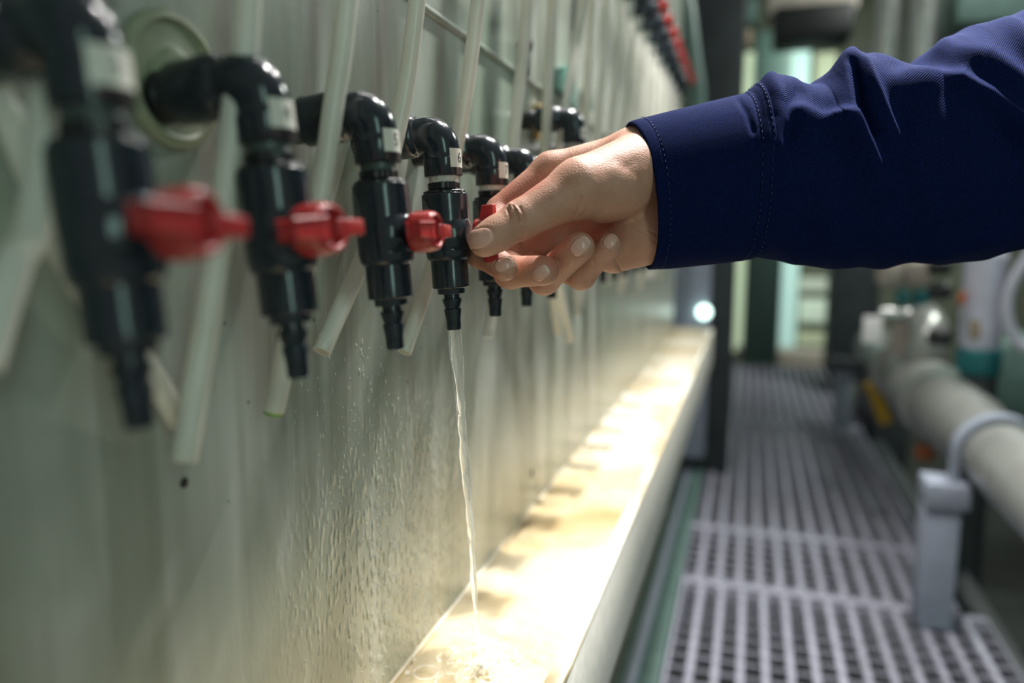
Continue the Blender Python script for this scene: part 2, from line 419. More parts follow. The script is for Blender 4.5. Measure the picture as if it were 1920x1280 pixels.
def make_valve():
    """all coordinates relative to the elbow centre: x away from the wall, z up"""
    root = thing('sampling_valve', (0, 0, 0), '', 'valve')
    z = lambda w: w - EZ
    # elbow
    b = MB(); path = []; rad = []
    for x, r in ((-0.0365, 0.0090), (-0.0365, 0.0115), (-0.0355, 0.0121), (-0.0200, 0.0122), (-0.0170, 0.0122), (-0.0152, 0.0114), (-0.0138, 0.0100), (-0.0128, 0.0099)):
        path.append((x, 0, 0)); rad.append(r)
    for i in range(0, 13):
        a = i / 12 * PI / 2; path.append((-0.0105 + 0.0105 * math.sin(a), 0, -0.0105 + 0.0105 * math.cos(a))); rad.append(0.0102 + 0.0009 * math.sin(2 * a))
    for h, r in ((-0.0140, 0.0104), (-0.0144, 0.0109), (-0.0237, 0.01085), (-0.0240, 0.0106), (-0.0242, 0.0098)):
        path.append((0, 0, h)); rad.append(r)
    b.sweep(path, rad, 48); el = b.build('elbow', M['valve'], root, auto=0.9)
    b = MB(); b.lathe([(0.0028, -0.0116), (0.0028, -0.0122), (0.0019, -0.0122), (0.0019, -0.0117), (0.0006, -0.0117), (0.0006, -0.0125)], 20, (-0.0175, 0, 0.0015), 'y'); b.build('moulding_mark', M['valve'], el)
    # pipe to the wall
    b = MB(); b.lathe(rounded([(0.0085, -0.0575), (0.0085, -0.0450), (0.0102, -0.0448), (0.0102, -0.0405), (0.0088, -0.0400), (0.0088, -0.0350)]), 36, axis='x'); b.build('wall_nipple', M['nut'], root)
    b = MB(); b.lathe(rounded([(0.0082, z(0.0350)), (0.0086, z(0.0345)), (0.0084, z(0.0325)), (0.0087, z(0.0306))], 0.0003), 36); b.build('thread_tape', M['tape'], root)
    # union nut (scalloped) and body
    b = MB(); b.lathe(rounded([(0.0086, z(0.0312)), (0.0092, z(0.0308)), (0.0090, z(0.0272)), (0.0104, z(0.0270)), (0.0118, z(0.0262)), (0.0120, z(0.0243)), (0.010, z(0.0238))], 0.0004), 72,
                        mod=lambda a, h: 1 + (0.02 * (1 if math.sin(a * 12) > 0 else -1) if h > z(0.0275) else 0.035 * (1 if math.sin(a * 14) > 0.3 else -1) if h > z(0.0250) else 0)); b.build('union_nut', M['nut'], root)
    b = MB(); b.lathe(rounded([(0.009, z(0.0248)), (0.0131, z(0.0248)), (0.0134, z(0.0240)), (0.0134, z(-0.0075)), (0.0127, z(-0.0115)), (0.0112, z(-0.0132)), (0.0100, z(-0.0134))], 0.0005), 48)
    # side boss carrying the handle, with a flared root
    b.lathe([(0.0150, 0.0040), (0.0130, 0.0095), (0.0108, 0.0118), (0.0096, 0.0126), (0.0090, 0.0134), (0.0060, 0.0136)], 36, (0, 0, z(0.001)), 'x')
    body = b.build('valve_body', M['valve'], root, auto=0.9)
    b = MB()                                                         # worn round print on the body
    for a0, a1, z0, z1 in ((-150, -112, z(0.004), z(0.0215)),):
        N = 24; vs = []; 
        for i in range(N + 1):
            for j in range(N + 1):
                u = i / N * 2 - 1; w = j / N * 2 - 1
                # disc mapping
                uu = u * math.sqrt(1 - w * w / 2); ww = w * math.sqrt(1 - u * u / 2)
                a = math.radians((a0 + a1) / 2 + uu * (a1 - a0) / 2); vs.append((0.01352 * math.cos(a), 0.01352 * math.sin(a), (z0 + z1) / 2 + ww * (z1 - z0) / 2))
        b.add(vs, [[i * (N + 1) + j, i * (N + 1) + j + 1, (i + 1) * (N + 1) + j + 1, (i + 1) * (N + 1) + j] for i in range(N) for j in range(N)])
    b.build('worn_print', M['print'], body)
    b = MB(); b.lathe(rounded([(0.009, z(-0.0128)), (0.0108, z(-0.0130)), (0.0108, z(-0.0288)), (0.0103, z(-0.0292)), (0.0081, z(-0.0294)), (0.0080, z(-0.0326)), (0.004, z(-0.0328))], 0.0004), 96,
                        mod=lambda a, h: 1 + (0.025 if z(-0.0286) < h < z(-0.0135) and abs(math.sin(a * 5)) < 0.13 else 0)); b.build('lower_collar', M['valve'], root, auto=0.9)
    b = MB(); b.lathe([(0.0046, z(-0.0320)), (0.0046, z(-0.0352)), (0.0057, z(-0.0356)), (0.0057, z(-0.0364)), (0.0043, z(-0.0412)), (0.0051, z(-0.0416)), (0.0051, z(-0.0423)),
                       (0.0043, z(-0.0475)), (0.0043, z(-0.0528)), (0.0039, z(-0.0538)), (0.0027, z(-0.0538)), (0.0027, z(-0.045))], 32); b.build('hose_barb', M['valve'], root, auto=0.5)
    # handle: barrel hub and two wings, own empty-less mesh, origin on its axis
    hb = MB()
    hb.lathe(rounded([(0.0080, 0.0000), (0.0094, 0.0003), (0.0099, 0.0025), (0.0096, 0.0090), (0.0088, 0.0118), (0.0074, 0.0126), (0.0066, 0.0120), (0.0060, 0.0095), (0.0, 0.0090)], 0.0008), 48, axis='x')
    for sgn in (1, -1):
        bm = bmesh.new(); bmesh.ops.create_cube(bm, size=1)
        for v in bm.verts:
            far = v.co.y > 0
            x = (0.0012 if v.co.x < 0 else 0.0122) if not far else (0.0050 if v.co.x < 0 else 0.0122)
            y = 0.0030 if not far else 0.0180; zz = (0.0036 if not far else 0.0031) * (1 if v.co.z > 0 else -1)
            v.co = Vector((x, y * sgn, zz))
        bmesh.ops.bevel(bm, geom=bm.edges[:], offset=0.0008, segments=3, affect='EDGES', profile=0.5)
        bm.verts.index_update(); hb.add([v.co.copy() for v in bm.verts], [[v.index for v in f.verts] for f in bm.faces]); bm.free()
    h = hb.build('handle', M['red'], root, auto=0.9); h.location = (0.0122, 0, z(0.001))
    return root
def add_number(valve, num):
    el = [o for o in C.objects if o.parent == valve and o.name.startswith('elbow')][0]
    R = 0.01115
    def patch(z0, z1, a0, a1, name, m, rr):
        b = MB(); n = 16; vs = []
        for k, r in ((0, rr), (1, rr - 0.00025)):
            for i in range(n + 1):
                a = math.radians(a0 + (a1 - a0) * i / n)
                for zz in (z0, z1): vs.append((r * math.cos(a), r * math.sin(a), zz))
        f = []
        for i in range(n): f.append([2 * i, 2 * i + 1, 2 * i + 3, 2 * i + 2]); q = 2 * (n + 1); f.append([q + 2 * i, q + 2 * i + 2, q + 2 * i + 3, q + 2 * i + 1])
        q = 2 * (n + 1); f += [[0, q, q + 1, 1], [2 * n, 2 * n + 1, q + 2 * n + 1, q + 2 * n]]
        for i in range(n): f += [[2 * i, 2 * i + 2, q + 2 * i + 2, q + 2 * i], [2 * i + 1, q + 2 * i + 1, q + 2 * i + 3, 2 * i + 3]]
        b.add(vs, f); return b.build(name, m, valve)
    lab = patch(-0.0200, -0.0095, -44, 40, 'number_label', M['label'], R)
    tail = patch(-0.0238, -0.0200, -44, 40, 'label_tail', M['label_clear'], R)
    v, f = text_mesh(str(num), 0.0082)
    vs = []
    for p in v:
        a = p.x / R - math.radians(6); r = R + 0.0001; vs.append((r * math.cos(a), r * math.sin(a), -0.0147 + p.y))
    build('printed_number', vs, f, M['ink'], lab, False)
def yk(k): return (k + 1.07) * 0.08
proto = make_valve(); index_kids()
LEAN = {1: 5.6, 2: 6.2, 3: 4.6, 4: 3.6, 5: 1.5}
XH = {1: -0.1691, 2: -0.1704, 3: -0.1675, 4: -0.1683}
def vpos(k, lean, dz=0): l = math.radians(lean); return Vector((XH.get(k, AX) - math.sin(l) * EZ, yk(k), math.cos(l) * EZ + dz))
names = {1: 'blurred dark grey sampling valve nearest the camera, leftmost of the row',
         2: 'dark grey sampling valve with round green flange behind it, second from the left',
         3: 'dark grey sampling valve with red handle, just left of the valve pouring water',
         4: 'dark grey sampling valve numbered 6 pouring water, its red handle held by the hand',
         5: 'dark grey sampling valve numbered 7 directly behind the gripping fingers',
         6: 'dark grey sampling valve half hidden behind valve 7 and the hand'}
ORDL = 'first second third fourth fifth sixth seventh eighth ninth tenth eleventh twelfth thirteenth fourteenth fifteenth sixteenth seventeenth eighteenth nineteenth twentieth twenty-first'.split()
LROW = 'dark grey sampling valves in the lower row'
for k in range(1, 28):
    v = proto if k == 1 else copy_tree(proto)
    lean = LEAN.get(k, random.uniform(-0.5, 1.0))
    dz = 0.055 if k == 8 else 0.032 if k == 9 else 0
    v.location = vpos(k, lean, dz); v.rotation_euler = (0, -math.radians(lean), 0)
    if k in names: tag(v, names[k], 'valve', LROW)
    elif k == 8: tag(v, 'dark grey sampling valve mounted higher than the rest of the lower row', 'valve', LROW)
    elif k == 9: tag(v, 'dark grey valve set slightly high just beyond the highest lower-row valve', 'valve', LROW)
    else: tag(v, 'far dark grey lower-row valve, %s from the far end of the wall' % ORDL[27 - k], 'valve', LROW + ' beyond the hand')
    if k <= 9: add_number(v, k + 2)
for k in (1, 2, 3, 4):
    vv = [o for o in C.objects if o.name.startswith('sampling_valve') and abs(o.location.y - yk(k)) < 1e-4][0]
    h = [o for o in C.objects if o.parent == vv and o.name.startswith('handle')][0]
    h.rotation_euler = (math.radians({1: -4, 2: 2, 3: -1, 4: 94}[k]), 0, 0)
    h.location.x += {1: 0.0075, 2: -0.001, 3: 0.003, 4: 0.0058}[k]
    if k == 2: h.scale = (1, 1.32, 1.04)
    if k == 4: h.scale = (1, 0.88, 0.84)
    if k <= 3:
        tp = [o for o in C.objects if o.parent == vv and o.name.startswith('thread_tape')][0]; tp.data = tp.data.copy(); tp.data.materials[0] = M['greenish_seal']
ORD = ['first', 'second', 'third', 'fourth', 'fifth', 'sixth', 'seventh', 'eighth', 'ninth', 'tenth', 'eleventh', 'twelfth', 'thirteenth', 'fourteenth', 'fifteenth', 'sixteenth', 'seventeenth', 'eighteenth', 'nineteenth', 'twentieth', 'twenty-first']
UROW = 'upper row of valves with red handles'
UZ = 0.345
for k in range(1, 22):
    v = copy_tree(proto, skip=('number_label', 'label_tail', 'worn_print'))
    v.location = (AX, yk(k), UZ + EZ); v.rotation_euler = (0, -math.radians(random.uniform(-1, 1)), 0)
    tag(v, 'dark valve with red handle, %s from the far end of the upper row' % ORD[21 - k], 'valve', UROW)

# green flange discs on the wall
def flange(y, zc, r, label):
    b = MB(); b.lathe(rounded([(r * 0.30, 0.0), (r, 0.0), (r, 0.004), (r * 0.86, 0.006), (r * 0.84, 0.0035), (r * 0.45, 0.0035), (r * 0.42, 0.006), (r * 0.30, 0.006)], 0.0008), 64, (0, 0, 0), 'x')
    o = b.build('wall_flange', M['disc'], None, auto=0.9); o.location = (WX + 0.0002, y, zc); return tag(o, label, 'flange')
flange(yk(2) + 0.008, 0.062, 0.0265, 'round greenish plastic flange disc on the wall left of the second valve')

# ------------------------------------------------------------------ tubes
TR = 0.0048
TG = 'milky plastic tubes hanging from the upper valves'
def tube(pts, label, algae=False, k=None):
    path = catmull(pts, 10); n = 24
    # outer wall down, rim, inner wall back up a little
    d = (path[-1] - path[-2]).normalized()
    outer = path; rad = [0.0063 if i < 6 else TR for i in range(len(path))]
    inner = [path[-1] - d * 0.0002, path[-1] - d * 0.004, path[-1] - d * 0.02]
    b = MB(); b.sweep(list(outer) + [path[-1] + d * 0.0003] + [path[-1] + d * 0.0003, path[-1] - d * 0.0002, path[-1] - d * 0.006, path[-1] - d * 0.018], rad + [TR * 0.96, TR * 0.76, TR * 0.73, TR * 0.73, TR * 0.7], n)
    o = b.build('milky_tube', M['tube'], None, auto=0.9); tag(o, label, 'tube', TG)
    return o
def sweep_fix(): pass
def top(k): y = yk(k); return [(AX, y, UZ - 0.030), (AX, y, UZ - 0.060), (AX - 0.001, y, UZ - 0.105)]
def X(px, py, x): return tuple(at_x(px, py, x))
tube([(-0.20, 0.125, 0.30), (-0.207, 0.128, 0.2), X(-50, 60, -0.2125), X(30, 250, -0.2125), X(150, 530, -0.214), X(275, 690, -0.2155), X(335, 790, -0.218)], 'blurred milky tube slanting behind the nearest valve at the far left')
tube(top(2) + [X(465, 0, -0.180), X(440, 200, -0.184), X(403, 500, -0.190), X(345, 862, -0.196)], 'milky tube passing behind the second valve, its end lowest of all')
t3 = tube(top(3) + [X(651, 0, -0.178), X(625, 200, -0.182), X(598, 380, -0.187), X(550, 600, -0.197), X(513, 770, -0.206)], 'milky tube crossing the third valve elbow, green algae in its end')
tube(top(4) + [X(782, 0, -0.178), X(752, 210, -0.186), X(692, 450, -0.200), X(603, 658, -0.207)], 'bright milky tube end sticking out left of the third valve')
tube(top(5) + [X(896, 0, -0.178), X(868, 210, -0.186), X(815, 480, -0.200), X(758, 660, -0.207)], 'milky tube slanting behind the pouring valve, end beside the third valve')
tube(top(6) + [X(988, 0, -0.180), X(972, 180, -0.188), X(938, 480, -0.200), X(915, 632, -0.205)], 'milky tube hanging behind valve 7, end left of its hose barb')
tube(top(7) + [X(1036, 0, -0.180), X(1026, 200, -0.190), X(1020, 420, -0.200), X(1046, 625, -0.200)], 'shorter milky tube of the crossed pair below the fingertips')
tube(top(8) + [X(1092, 0, -0.178), X(1060, 210, -0.186), X(1030, 430, -0.188), X(1070, 638, -0.186)], 'longer milky tube of the crossed pair, end furthest right')
# algae plug in the third tube
p0 = at_x(513, 770, -0.206); p1 = at_x(550, 600, -0.197); dd = (p0 - p1).normalized()
b = MB(); b.sweep([p0 - dd * 0.004, p0 + dd * 0.0002, p0 + dd * 0.0016, p0 + dd * 0.0019], [0.0034, 0.0046, 0.0044, 0.003], 20); b.build('algae_plug', M['algae'], t3)
for k in range(9, 22):
    y = yk(k); dy = random.uniform(-0.03, 0.05); ze = random.uniform(-0.10, -0.055)
    tube(top(k) + [(AX - 0.008, y + dy * 0.2, 0.12), (AX - 0.020, y + dy * 0.6, 0.02), (AX - 0.030 + random.uniform(-0.01, 0.012), y + dy, ze)], 'far milky tube hanging beyond the hand, %s from the far end' % ORD[21 - k])
    C.objects[-1]['group'] = 'far milky tubes beyond the hand'
# left edge tube
tube([(-0.190, 0.195, 0.30), (-0.196, 0.190, 0.16), X(75, 330, -0.198), X(25, 500, -0.198), X(-30, 690, -0.200)], 'blurred yellowish tube crossing the left frame edge')

# ------------------------------------------------------------------ the pouring water
l4 = math.radians(LEAN[4]); tip = vpos(4, LEAN[4]) + Vector((math.sin(l4), 0, -math.cos(l4))) * (EZ + 0.0538)
N = 160; end = Vector((-0.1695, 0.4600, -0.3035))
verts = []; n = 20
for i in range(N + 1):
    t = i / N; q = tip.lerp(end, t); q.z = tip.z + 0.003 + (end.z - tip.z) * t
    q.x = tip.x + (end.x - tip.x) * t + 0.0005 * math.sin(t * 14) * t
    q.y = tip.y + (end.y - tip.y) * t
    ra = 0.0040 * (1 - 0.50 * min(1, t * 1.5)) + 0.0003 * math.sin(t * 37) * min(1, t * 8) + 0.00015 * math.sin(t * 101) * min(1, t * 8)
    fl = 1 - 0.5 * math.sin(t * 9) ** 2 * min(1, t * 5); tw = t * 7
    for j in range(n):
        a = 2 * PI * j / n; r = ra * (1 + 0.14 * math.sin(2 * a + t * 20) * min(1, t * 6) + 0.08 * math.sin(5 * a - t * 34) * min(1, t * 5))
        u, w = r * math.cos(a), r * math.sin(a) * fl
        verts.append((q.x + u * math.cos(tw) - w * math.sin(tw), q.y + u * math.sin(tw) + w * math.cos(tw), q.z))
faces = [[i * n + j, i * n + (j + 1) % n, (i + 1) * n + (j + 1) % n, (i + 1) * n + j] for i in range(N) for j in range(n)] + [list(range(n))[::-1], [N * n + j for j in range(n)]]
ws = MB(); ws.add(verts, faces); tag(ws.build('water_stream', M['water'], None, auto=0), 'thin clear stream of water falling from valve 6 into the trough', 'water')
# splash: ringed crown and flying drops, uncountable
b = MB()
def drop(b, c, r, sq=(1, 1, 1), n=8):
    vs = []; fs = []
    for i in range(1, n):
        th = PI * i / n
        for j in range(n): vs.append((c[0] + r * sq[0] * math.sin(th) * math.cos(2 * PI * j / n), c[1] + r * sq[1] * math.sin(th) * math.sin(2 * PI * j / n), c[2] + r * sq[2] * math.cos(th)))
    for i in range(n - 2):
        for j in range(n): fs.append([i * n + j, (i + 1) * n + j, (i + 1) * n + (j + 1) % n, i * n + (j + 1) % n])
    vs.append((c[0], c[1], c[2] + r * sq[2])); vs.append((c[0], c[1], c[2] - r * sq[2])); a = len(vs) - 2
    for j in range(n): fs.append([a, j, (j + 1) % n]); fs.append([a + 1, (n - 2) * n + (j + 1) % n, (n - 2) * n + j])
    b.add(vs, fs)
for i in range(220):
    r = abs(random.gauss(0, 0.022)); a = random.uniform(0, 2 * PI)
    x = min(max(SPL[0] + r * math.cos(a), WX + 0.006), OX - 0.01); y = SPL[1] + r * math.sin(a) * 1.1 + 0.004
    h = random.expovariate(1 / 0.007) * math.exp(-r * 12) if random.random() < 0.5 else 0.0
    drop(b, (x, y, -0.301 + h), random.uniform(0.0006, 0.0019), (1, 1, random.uniform(0.6, 1.4)))
for cx, cy, R in ((-0.190, 0.468, 0.0065), (-0.182, 0.478, 0.0075), (-0.205, 0.445, 0.0085), (-0.178, 0.452, 0.006), (-0.162, 0.456, 0.010), (-0.186, 0.440, 0.009)):
    ring = [(cx + R * math.cos(a), cy + R * math.sin(a), -0.3015) for a in np.linspace(0, 2 * PI, 33)]
    b.sweep(ring, 0.0005, 8, cap=False)
tag(b.build('splash', M['drops'], None, auto=0), 'splashing drops and bubbles where the stream hits the trough', 'water', kind='stuff')
# droplets clinging to the wall
b = MB()
for i in range(4200):
    px = random.uniform(540, 1000); py = random.uniform(640, 1280)
    wgt = math.exp(-((px - (700 + (py - 700) * 0.15)) / 90) ** 2) * min(1, (py - 560) / 500)
    if random.random() > wgt + 0.03: continue
    p = at_x(px, py, WX)
    if p.z < -0.298: continue
    r = random.uniform(0.00025, 0.0009)
    drop(b, (WX + r * 0.15, p.y, p.z), r, (0.55, 0.8, random.uniform(1.0, 2.4)), 6)
tag(b.build('wall_droplets', M['drops'], None, auto=0), 'small water droplets clinging to the tank wall beside the falling stream', 'droplets', kind='stuff')

# small items on the wall
def on_wall(name, m, x0, y0, x1, y1, label, cat, th=0.008, xx=WX):
    a = at_x(x0, y0, xx); c = at_x(x1, y1, xx); b = MB()
    b.box((WX, min(a.y, c.y), min(a.z, c.z)), (WX + th, max(a.y, c.y), max(a.z, c.z)), 0.003); return tag(b.build(name, m), label, cat)
p = at_x(972, 100, WX); b = MB(); b.lathe(rounded([(0.004, 0), (0.004, 0.006), (0.0075, 0.006), (0.0075, 0.012), (0.003, 0.014)], 0.0006), 24, (0, 0, 0), 'x')
b.add(*(lambda q: (q.v, q.f))(MB().box((0.004, -0.004, -0.030), (0.010, 0.004, 0.0), 0.001)))
o = b.build('black_wall_clip', M['black']); o.location = (WX, p.y, p.z + 0.008); tag(o, 'small black clip on the wall above the seam, left of a tube', 'clip')
b = MB(); b.lathe([(0.0045, -0.004), (0.0045, 0.0005), (0.003, 0.0010), (0.0, 0.0012)], 20, (0, 0, 0), 'x'); o = b.build('dark_plug', M['black']); o.location = tuple(at_x(997, 886, WX)); tag(o, 'small dark round plug in the wall right of the water stream', 'plug')  # black disc put in for the shade inside a small wall hole
b = MB(); b.lathe([(0.0022, -0.002), (0.0022, 0.0005), (0.0, 0.0010)], 20, (0, 0, 0), 'x'); o = b.build('dark_plug', M['black']); o.location = tuple(at_x(345, 905, WX)); tag(o, 'tiny dark spot plug on the wall below the lowest tube end', 'plug')
def slab(name, m, pts, label, cat, th=0.006):
    P = [at_x(px, py, WX + 0.01) for px, py in pts]; n = len(P)
    v = [(WX + 0.002, p.y, p.z) for p in P] + [(WX + 0.002 + th, p.y, p.z) for p in P]
    f = [list(range(n)), list(range(n, 2 * n))[::-1]] + [[i, (i + 1) % n, n + (i + 1) % n, n + i] for i in range(n)]
    b = MB(); b.add(v, f); return tag(b.build(name, m, smooth=False), label, cat)
slab('plastic_offcut', M['greenplate'], [(1046, 128), (1068, 122), (1082, 150), (1084, 210), (1070, 178), (1048, 165)], 'teal green plastic strip on the wall between tubes, above the high valve', 'strip')
slab('plastic_offcut', M['greenplate'], [(1101, 166), (1112, 164), (1116, 205), (1104, 210)], 'narrow teal green plastic strip further right above the cuff line', 'strip')
slab('plastic_offcut', M['amber'], [(1013, 196), (1024, 194), (1022, 262), (1014, 262)], 'amber stained plastic strip between two tubes beside the high valve', 'strip')

# ------------------------------------------------------------------ background

GR = 'steel grating panels of the walkway'
def grating(y0, y1, x0, x1, label, pitch=0.047):
    t = thing('grating_panel', ((x0 + x1) / 2, y0, FLOOR), label, 'grating', GR)
    cx = (x0 + x1) / 2; b = MB(); nb = int((x1 - x0) / pitch)
    for i in range(1, nb): x = x0 + i * (x1 - x0) / nb - cx; b.box((x - 0.0065, 0.004, -0.03), (x + 0.0065, y1 - y0 - 0.004, 0))
    b.build('bearing_bars', M['galv'], t, smooth=False)
    b = MB(); nb = int((y1 - y0) / pitch)
    for i in range(1, nb): y = i * (y1 - y0) / nb; b.box((x0 - cx + 0.004, y - 0.002, -0.016), (x1 - cx - 0.004, y + 0.002, -0.007))
    b.build('cross_bars', M['galv'], t, smooth=False)
    b = MB(); w = x1 - x0; L = y1 - y0
    b.box((-w / 2, 0, -0.032), (-w / 2 + 0.006, L, 0.001)); b.box((w / 2 - 0.006, 0, -0.032), (w / 2, L, 0.001)); b.box((-w / 2, 0, -0.032), (w / 2, 0.008, 0.001)); b.box((-w / 2, L - 0.022, -0.032), (w / 2, L, 0.002))
    b.build('frame', M['galv'], t, smooth=False)
grating(0.95, 1.83, -0.13, 0.54, 'nearest steel grating panel with open square mesh at the frame bottom')
grating(1.84, 2.20, -0.14, 0.49, 'short steel grating panel just beyond the nearest one')
grating(2.21, 3.60, -0.15, 0.50, 'long pale steel grating panel in the middle of the walkway')
grating(3.62, 5.20, -0.10, 0.52, 'farthest darker green-grey grating panel of the walkway')
b = MB(); b.box((-0.215, 0.8, -0.98), (-0.135, 5.2, FLOOR + 0.004), 0.004); tag(b.build('walkway_beam', M['tealpaint']), 'dull green steel beam along the left side of the grating', 'beam')
b = MB(); b.sweep([(-0.185, 0.8, FLOOR + 0.015), (-0.185, 5.2, FLOOR + 0.015)], 0.011, 16); tag(b.build('pale_conduit', M['greypaint']), 'pale thin conduit lying along the green beam beside the grating', 'pipe')
b = MB(); b.box((0.545, 0.8, -1.0), (0.60, 5.2, -0.90), 0.004); tag(b.build('walkway_beam', M['darksteel']), 'dark steel beam carrying the right edge of the grating', 'beam')

def bg_box(name, m, x0, y0, x1, y1, Y, th, label, cat, bev=0.01, group=None):
    b = MB(); box_px(b, x0, y0, x1, y1, Y, th, bev); return tag(b.build(name, m), label, cat, group)
def bg_pipe(name, m, pts, Y, r, label, cat, group=None):
    P = [at_y(px, py, Y) for px, py in pts]; b = MB(); b.sweep(catmull(P, 8) if len(P) > 2 else P, r, 24); return tag(b.build(name, m), label, cat, group)
bg_box('steel_column', M['darksteel'], 1312, -250, 1362, 930, 2.75, 0.14, 'dark charcoal steel column standing beyond the end of the trough', 'column')
cab = thing('control_cabinet', (0, 0, 0), 'grey cabinet just beyond the trough end with a small round lit lamp', 'cabinet')
b = MB(); box_px(b, 1225, 420, 1318, 860, 2.62, 0.12, 0.006); b.build('housing', M['greypaint'], cab)
lp = at_y(1320, 585, 2.60); b = MB(); b.lathe([(0.012, 0.03), (0.020, 0.02), (0.023, 0.0), (0.019, -0.012), (0.008, -0.02), (0.0, -0.022)], 24, lp, 'y'); b.build('indicator_lamp', emis('indicator_glow', (0.72, 1.0, 0.90), 3.2), cab)  # glowing knob stands in for a round pale highlight on the cabinet
bg_pipe('green_pipe', M['tealpaint'], [(1262, -120), (1284, 10), (1296, 110), (1306, 200), (1308, 420)], 2.45, 0.030, 'dull green pipe hanging just right of the upper red handles', 'pipe')
bg_box('wall_duct', M['black'], 1452, 12, 1602, 62, 3.8, 0.3, 'dark rectangular duct hanging high behind the forearm', 'duct', 0.02)
bg_box('ceiling_beam', M['beige'], 1440, -30, 1610, 14, 3.9, 0.2, 'pale beam running above the dark duct', 'beam', 0.01)
bg_box('upper_cable_tray', M['tealpaint'], 1300, 8, 1420, 40, 3.7, 0.2, 'dull green cable tray high between the column and the duct', 'tray', 0.01)
bg_box('junction_box', M['tan'], 1369, 56, 1408, 84, 3.2, 0.08, 'small orange-tan junction box high up right of the dark column', 'box', 0.01)
q = at_y(1388, 57, 3.23); b = MB(); b.sweep([(q.x, q.y, q.z - 0.01), (q.x, q.y, 2.3)], 0.012, 12); b.build('conduit', M['darksteel'], C.objects['junction_box'])
bg_box('green_pillar', M['tealpaint'], 1416, 60, 1456, 720, 5.6, 0.2, 'dull green pillar behind the far end of the walkway', 'pillar', 0.01)
# glowing panels at the back wall: upright lit windows and shelf-like bands
def glow_panel(i, x0, y0, x1, y1, Y, col, k):
    b = MB(); box_px(b, x0, y0, x1, y1, Y, 0.04, 0.004); o = b.build('window_%d' % i, emis('lit_pane_%d' % i, col, k)); struct(o)
glow_panel(1, 1376, 100, 1404, 660, 6.9, (0.60, 0.72, 0.50), 0.42)
glow_panel(2, 1466, 98, 1488, 700, 6.6, (0.50, 0.76, 0.70), 0.42)
glow_panel(3, 1530, 100, 1562, 240, 6.9, (0.55, 0.62, 0.42), 0.22)
glow_panel(4, 1500, 520, 1590, 548, 6.9, (0.55, 0.60, 0.50), 0.18)  # this and the next two: pale shelf-like bands, brightness added as emission
glow_panel(5, 1500, 560, 1588, 606, 6.9, (0.58, 0.68, 0.55), 0.30)
glow_panel(6, 1496, 622, 1588, 650, 6.9, (0.50, 0.54, 0.36), 0.20)
bg_box('low_wall_bench', M['beige'], 1380, 655, 1600, 720, 5.9, 0.3, 'low pale bench across the far end of the walkway', 'bench', 0.01)
for i, (px, r, lab) in enumerate(((1664, 0.045, 'shiny steel riser pipe behind the sleeve, left of the pair'), (1732, 0.055, 'shiny steel riser pipe behind the sleeve, right of the pair'))):
    P = at_y(px, 60, 3.0); b = MB(); b.sweep([(P.x, P.y, 0.25), (P.x, P.y, 2.3)], r, 32)
    tag(b.build('riser_pipe', M['steel']), lab, 'pipe', 'steel riser pipes')
bg_box('hanging_duct', M['tealpaint'], 1800, -60, 1990, 30, 3.0, 0.3, 'dull green duct at the top right behind the sleeve', 'duct', 0.02)
bg_box('dark_machine', M['darksteel'], 1590, 95, 1640, 720, 4.4, 0.4, 'tall dark machine body right of the far windows', 'machine', 0.02)
bg_box('green_tank', M['tealpaint'], 1850, 640, 2150, 830, 3.4, 0.5, 'dark green tank low at the right frame edge behind the pump', 'tank', 0.04)

# big pipe along the walkway with strap and post
pp = thing('process_pipe', (0.515, 0.7, -0.455), 'large pale grey pipe running beside the walkway on the right', 'pipe')
b = MB(); prof = [(0.074, 0.0), (0.074, 1.22), (0.088, 1.30), (0.088, 1.55), (0.078, 1.60), (0.078, 1.70), (0.096, 1.74), (0.100, 1.86), (0.090, 1.95), (0.080, 2.0), (0.080, 2.75)]
b.lathe(prof, 48, (0, 0, 0), 'y'); b.build('pipe_run', M['pipe'], pp)
for yy in (1.58, 2.10):
    b = MB(); b.lathe(rounded([(0.07, yy), (0.105, yy), (0.105, yy + 0.03), (0.07, yy + 0.03)], 0.003), 48, (0, 0, 0), 'y'); b.build('pipe_flange', M['pipe'], pp)
b = MB(); b.sweep(catmull([(0.0, 1.80, 0.03), (0.0, 1.80, 0.12), (0.01, 1.84, 0.18), (0.01, 1.95, 0.20)], 6), 0.055, 24); b.build('branch', M['pipe'], pp)
st = thing('pipe_support', (0.412, 1.76, FLOOR), 'blue-grey square post with strap carrying the large pipe', 'support')
b = MB(); b.box((-0.035, -0.03, 0.003), (0.035, 0.04, 0.30), 0.004); b.build('post', M['greypaint'], st)
b = MB(); b.box((-0.036, -0.04, 0.28), (0.048, 0.05, 0.335), 0.004); b.build('bracket', M['greypaint'], st)
b = MB(); vs = []; sc = Vector((0.103, 0, 0.395)); sr = 0.078
for q, d in [(sc + Vector((sr, 0, -0.10)), Vector((1, 0, 0)))] + [(sc + Vector((math.cos(a), 0, math.sin(a))) * sr, Vector((math.cos(a), 0, math.sin(a)))) for a in np.linspace(0, PI, 40)] + [(sc + Vector((-sr, 0, -0.08)), Vector((-1, 0, 0)))]:
    for rr, yy in ((0, -0.02), (0.011, -0.02), (0.011, 0.02), (0, 0.02)): p = q + d * rr; vs.append((p.x, yy, p.z))
nr = len(vs) // 4; fs = [[i * 4 + j, i * 4 + (j + 1) % 4, (i + 1) * 4 + (j + 1) % 4, (i + 1) * 4 + j] for i in range(nr - 1) for j in range(4)] + [[0, 1, 2, 3], [nr * 4 - 4 + j for j in range(4)]]
b.add(vs, fs); b.build('strap', M['greypaint'], st)
bg_box('paper_tag', M['paper'], 1620, 592, 1652, 645, 2.25, 0.006, 'small white paper tag hanging above the large pipe', 'tag', 0.002)
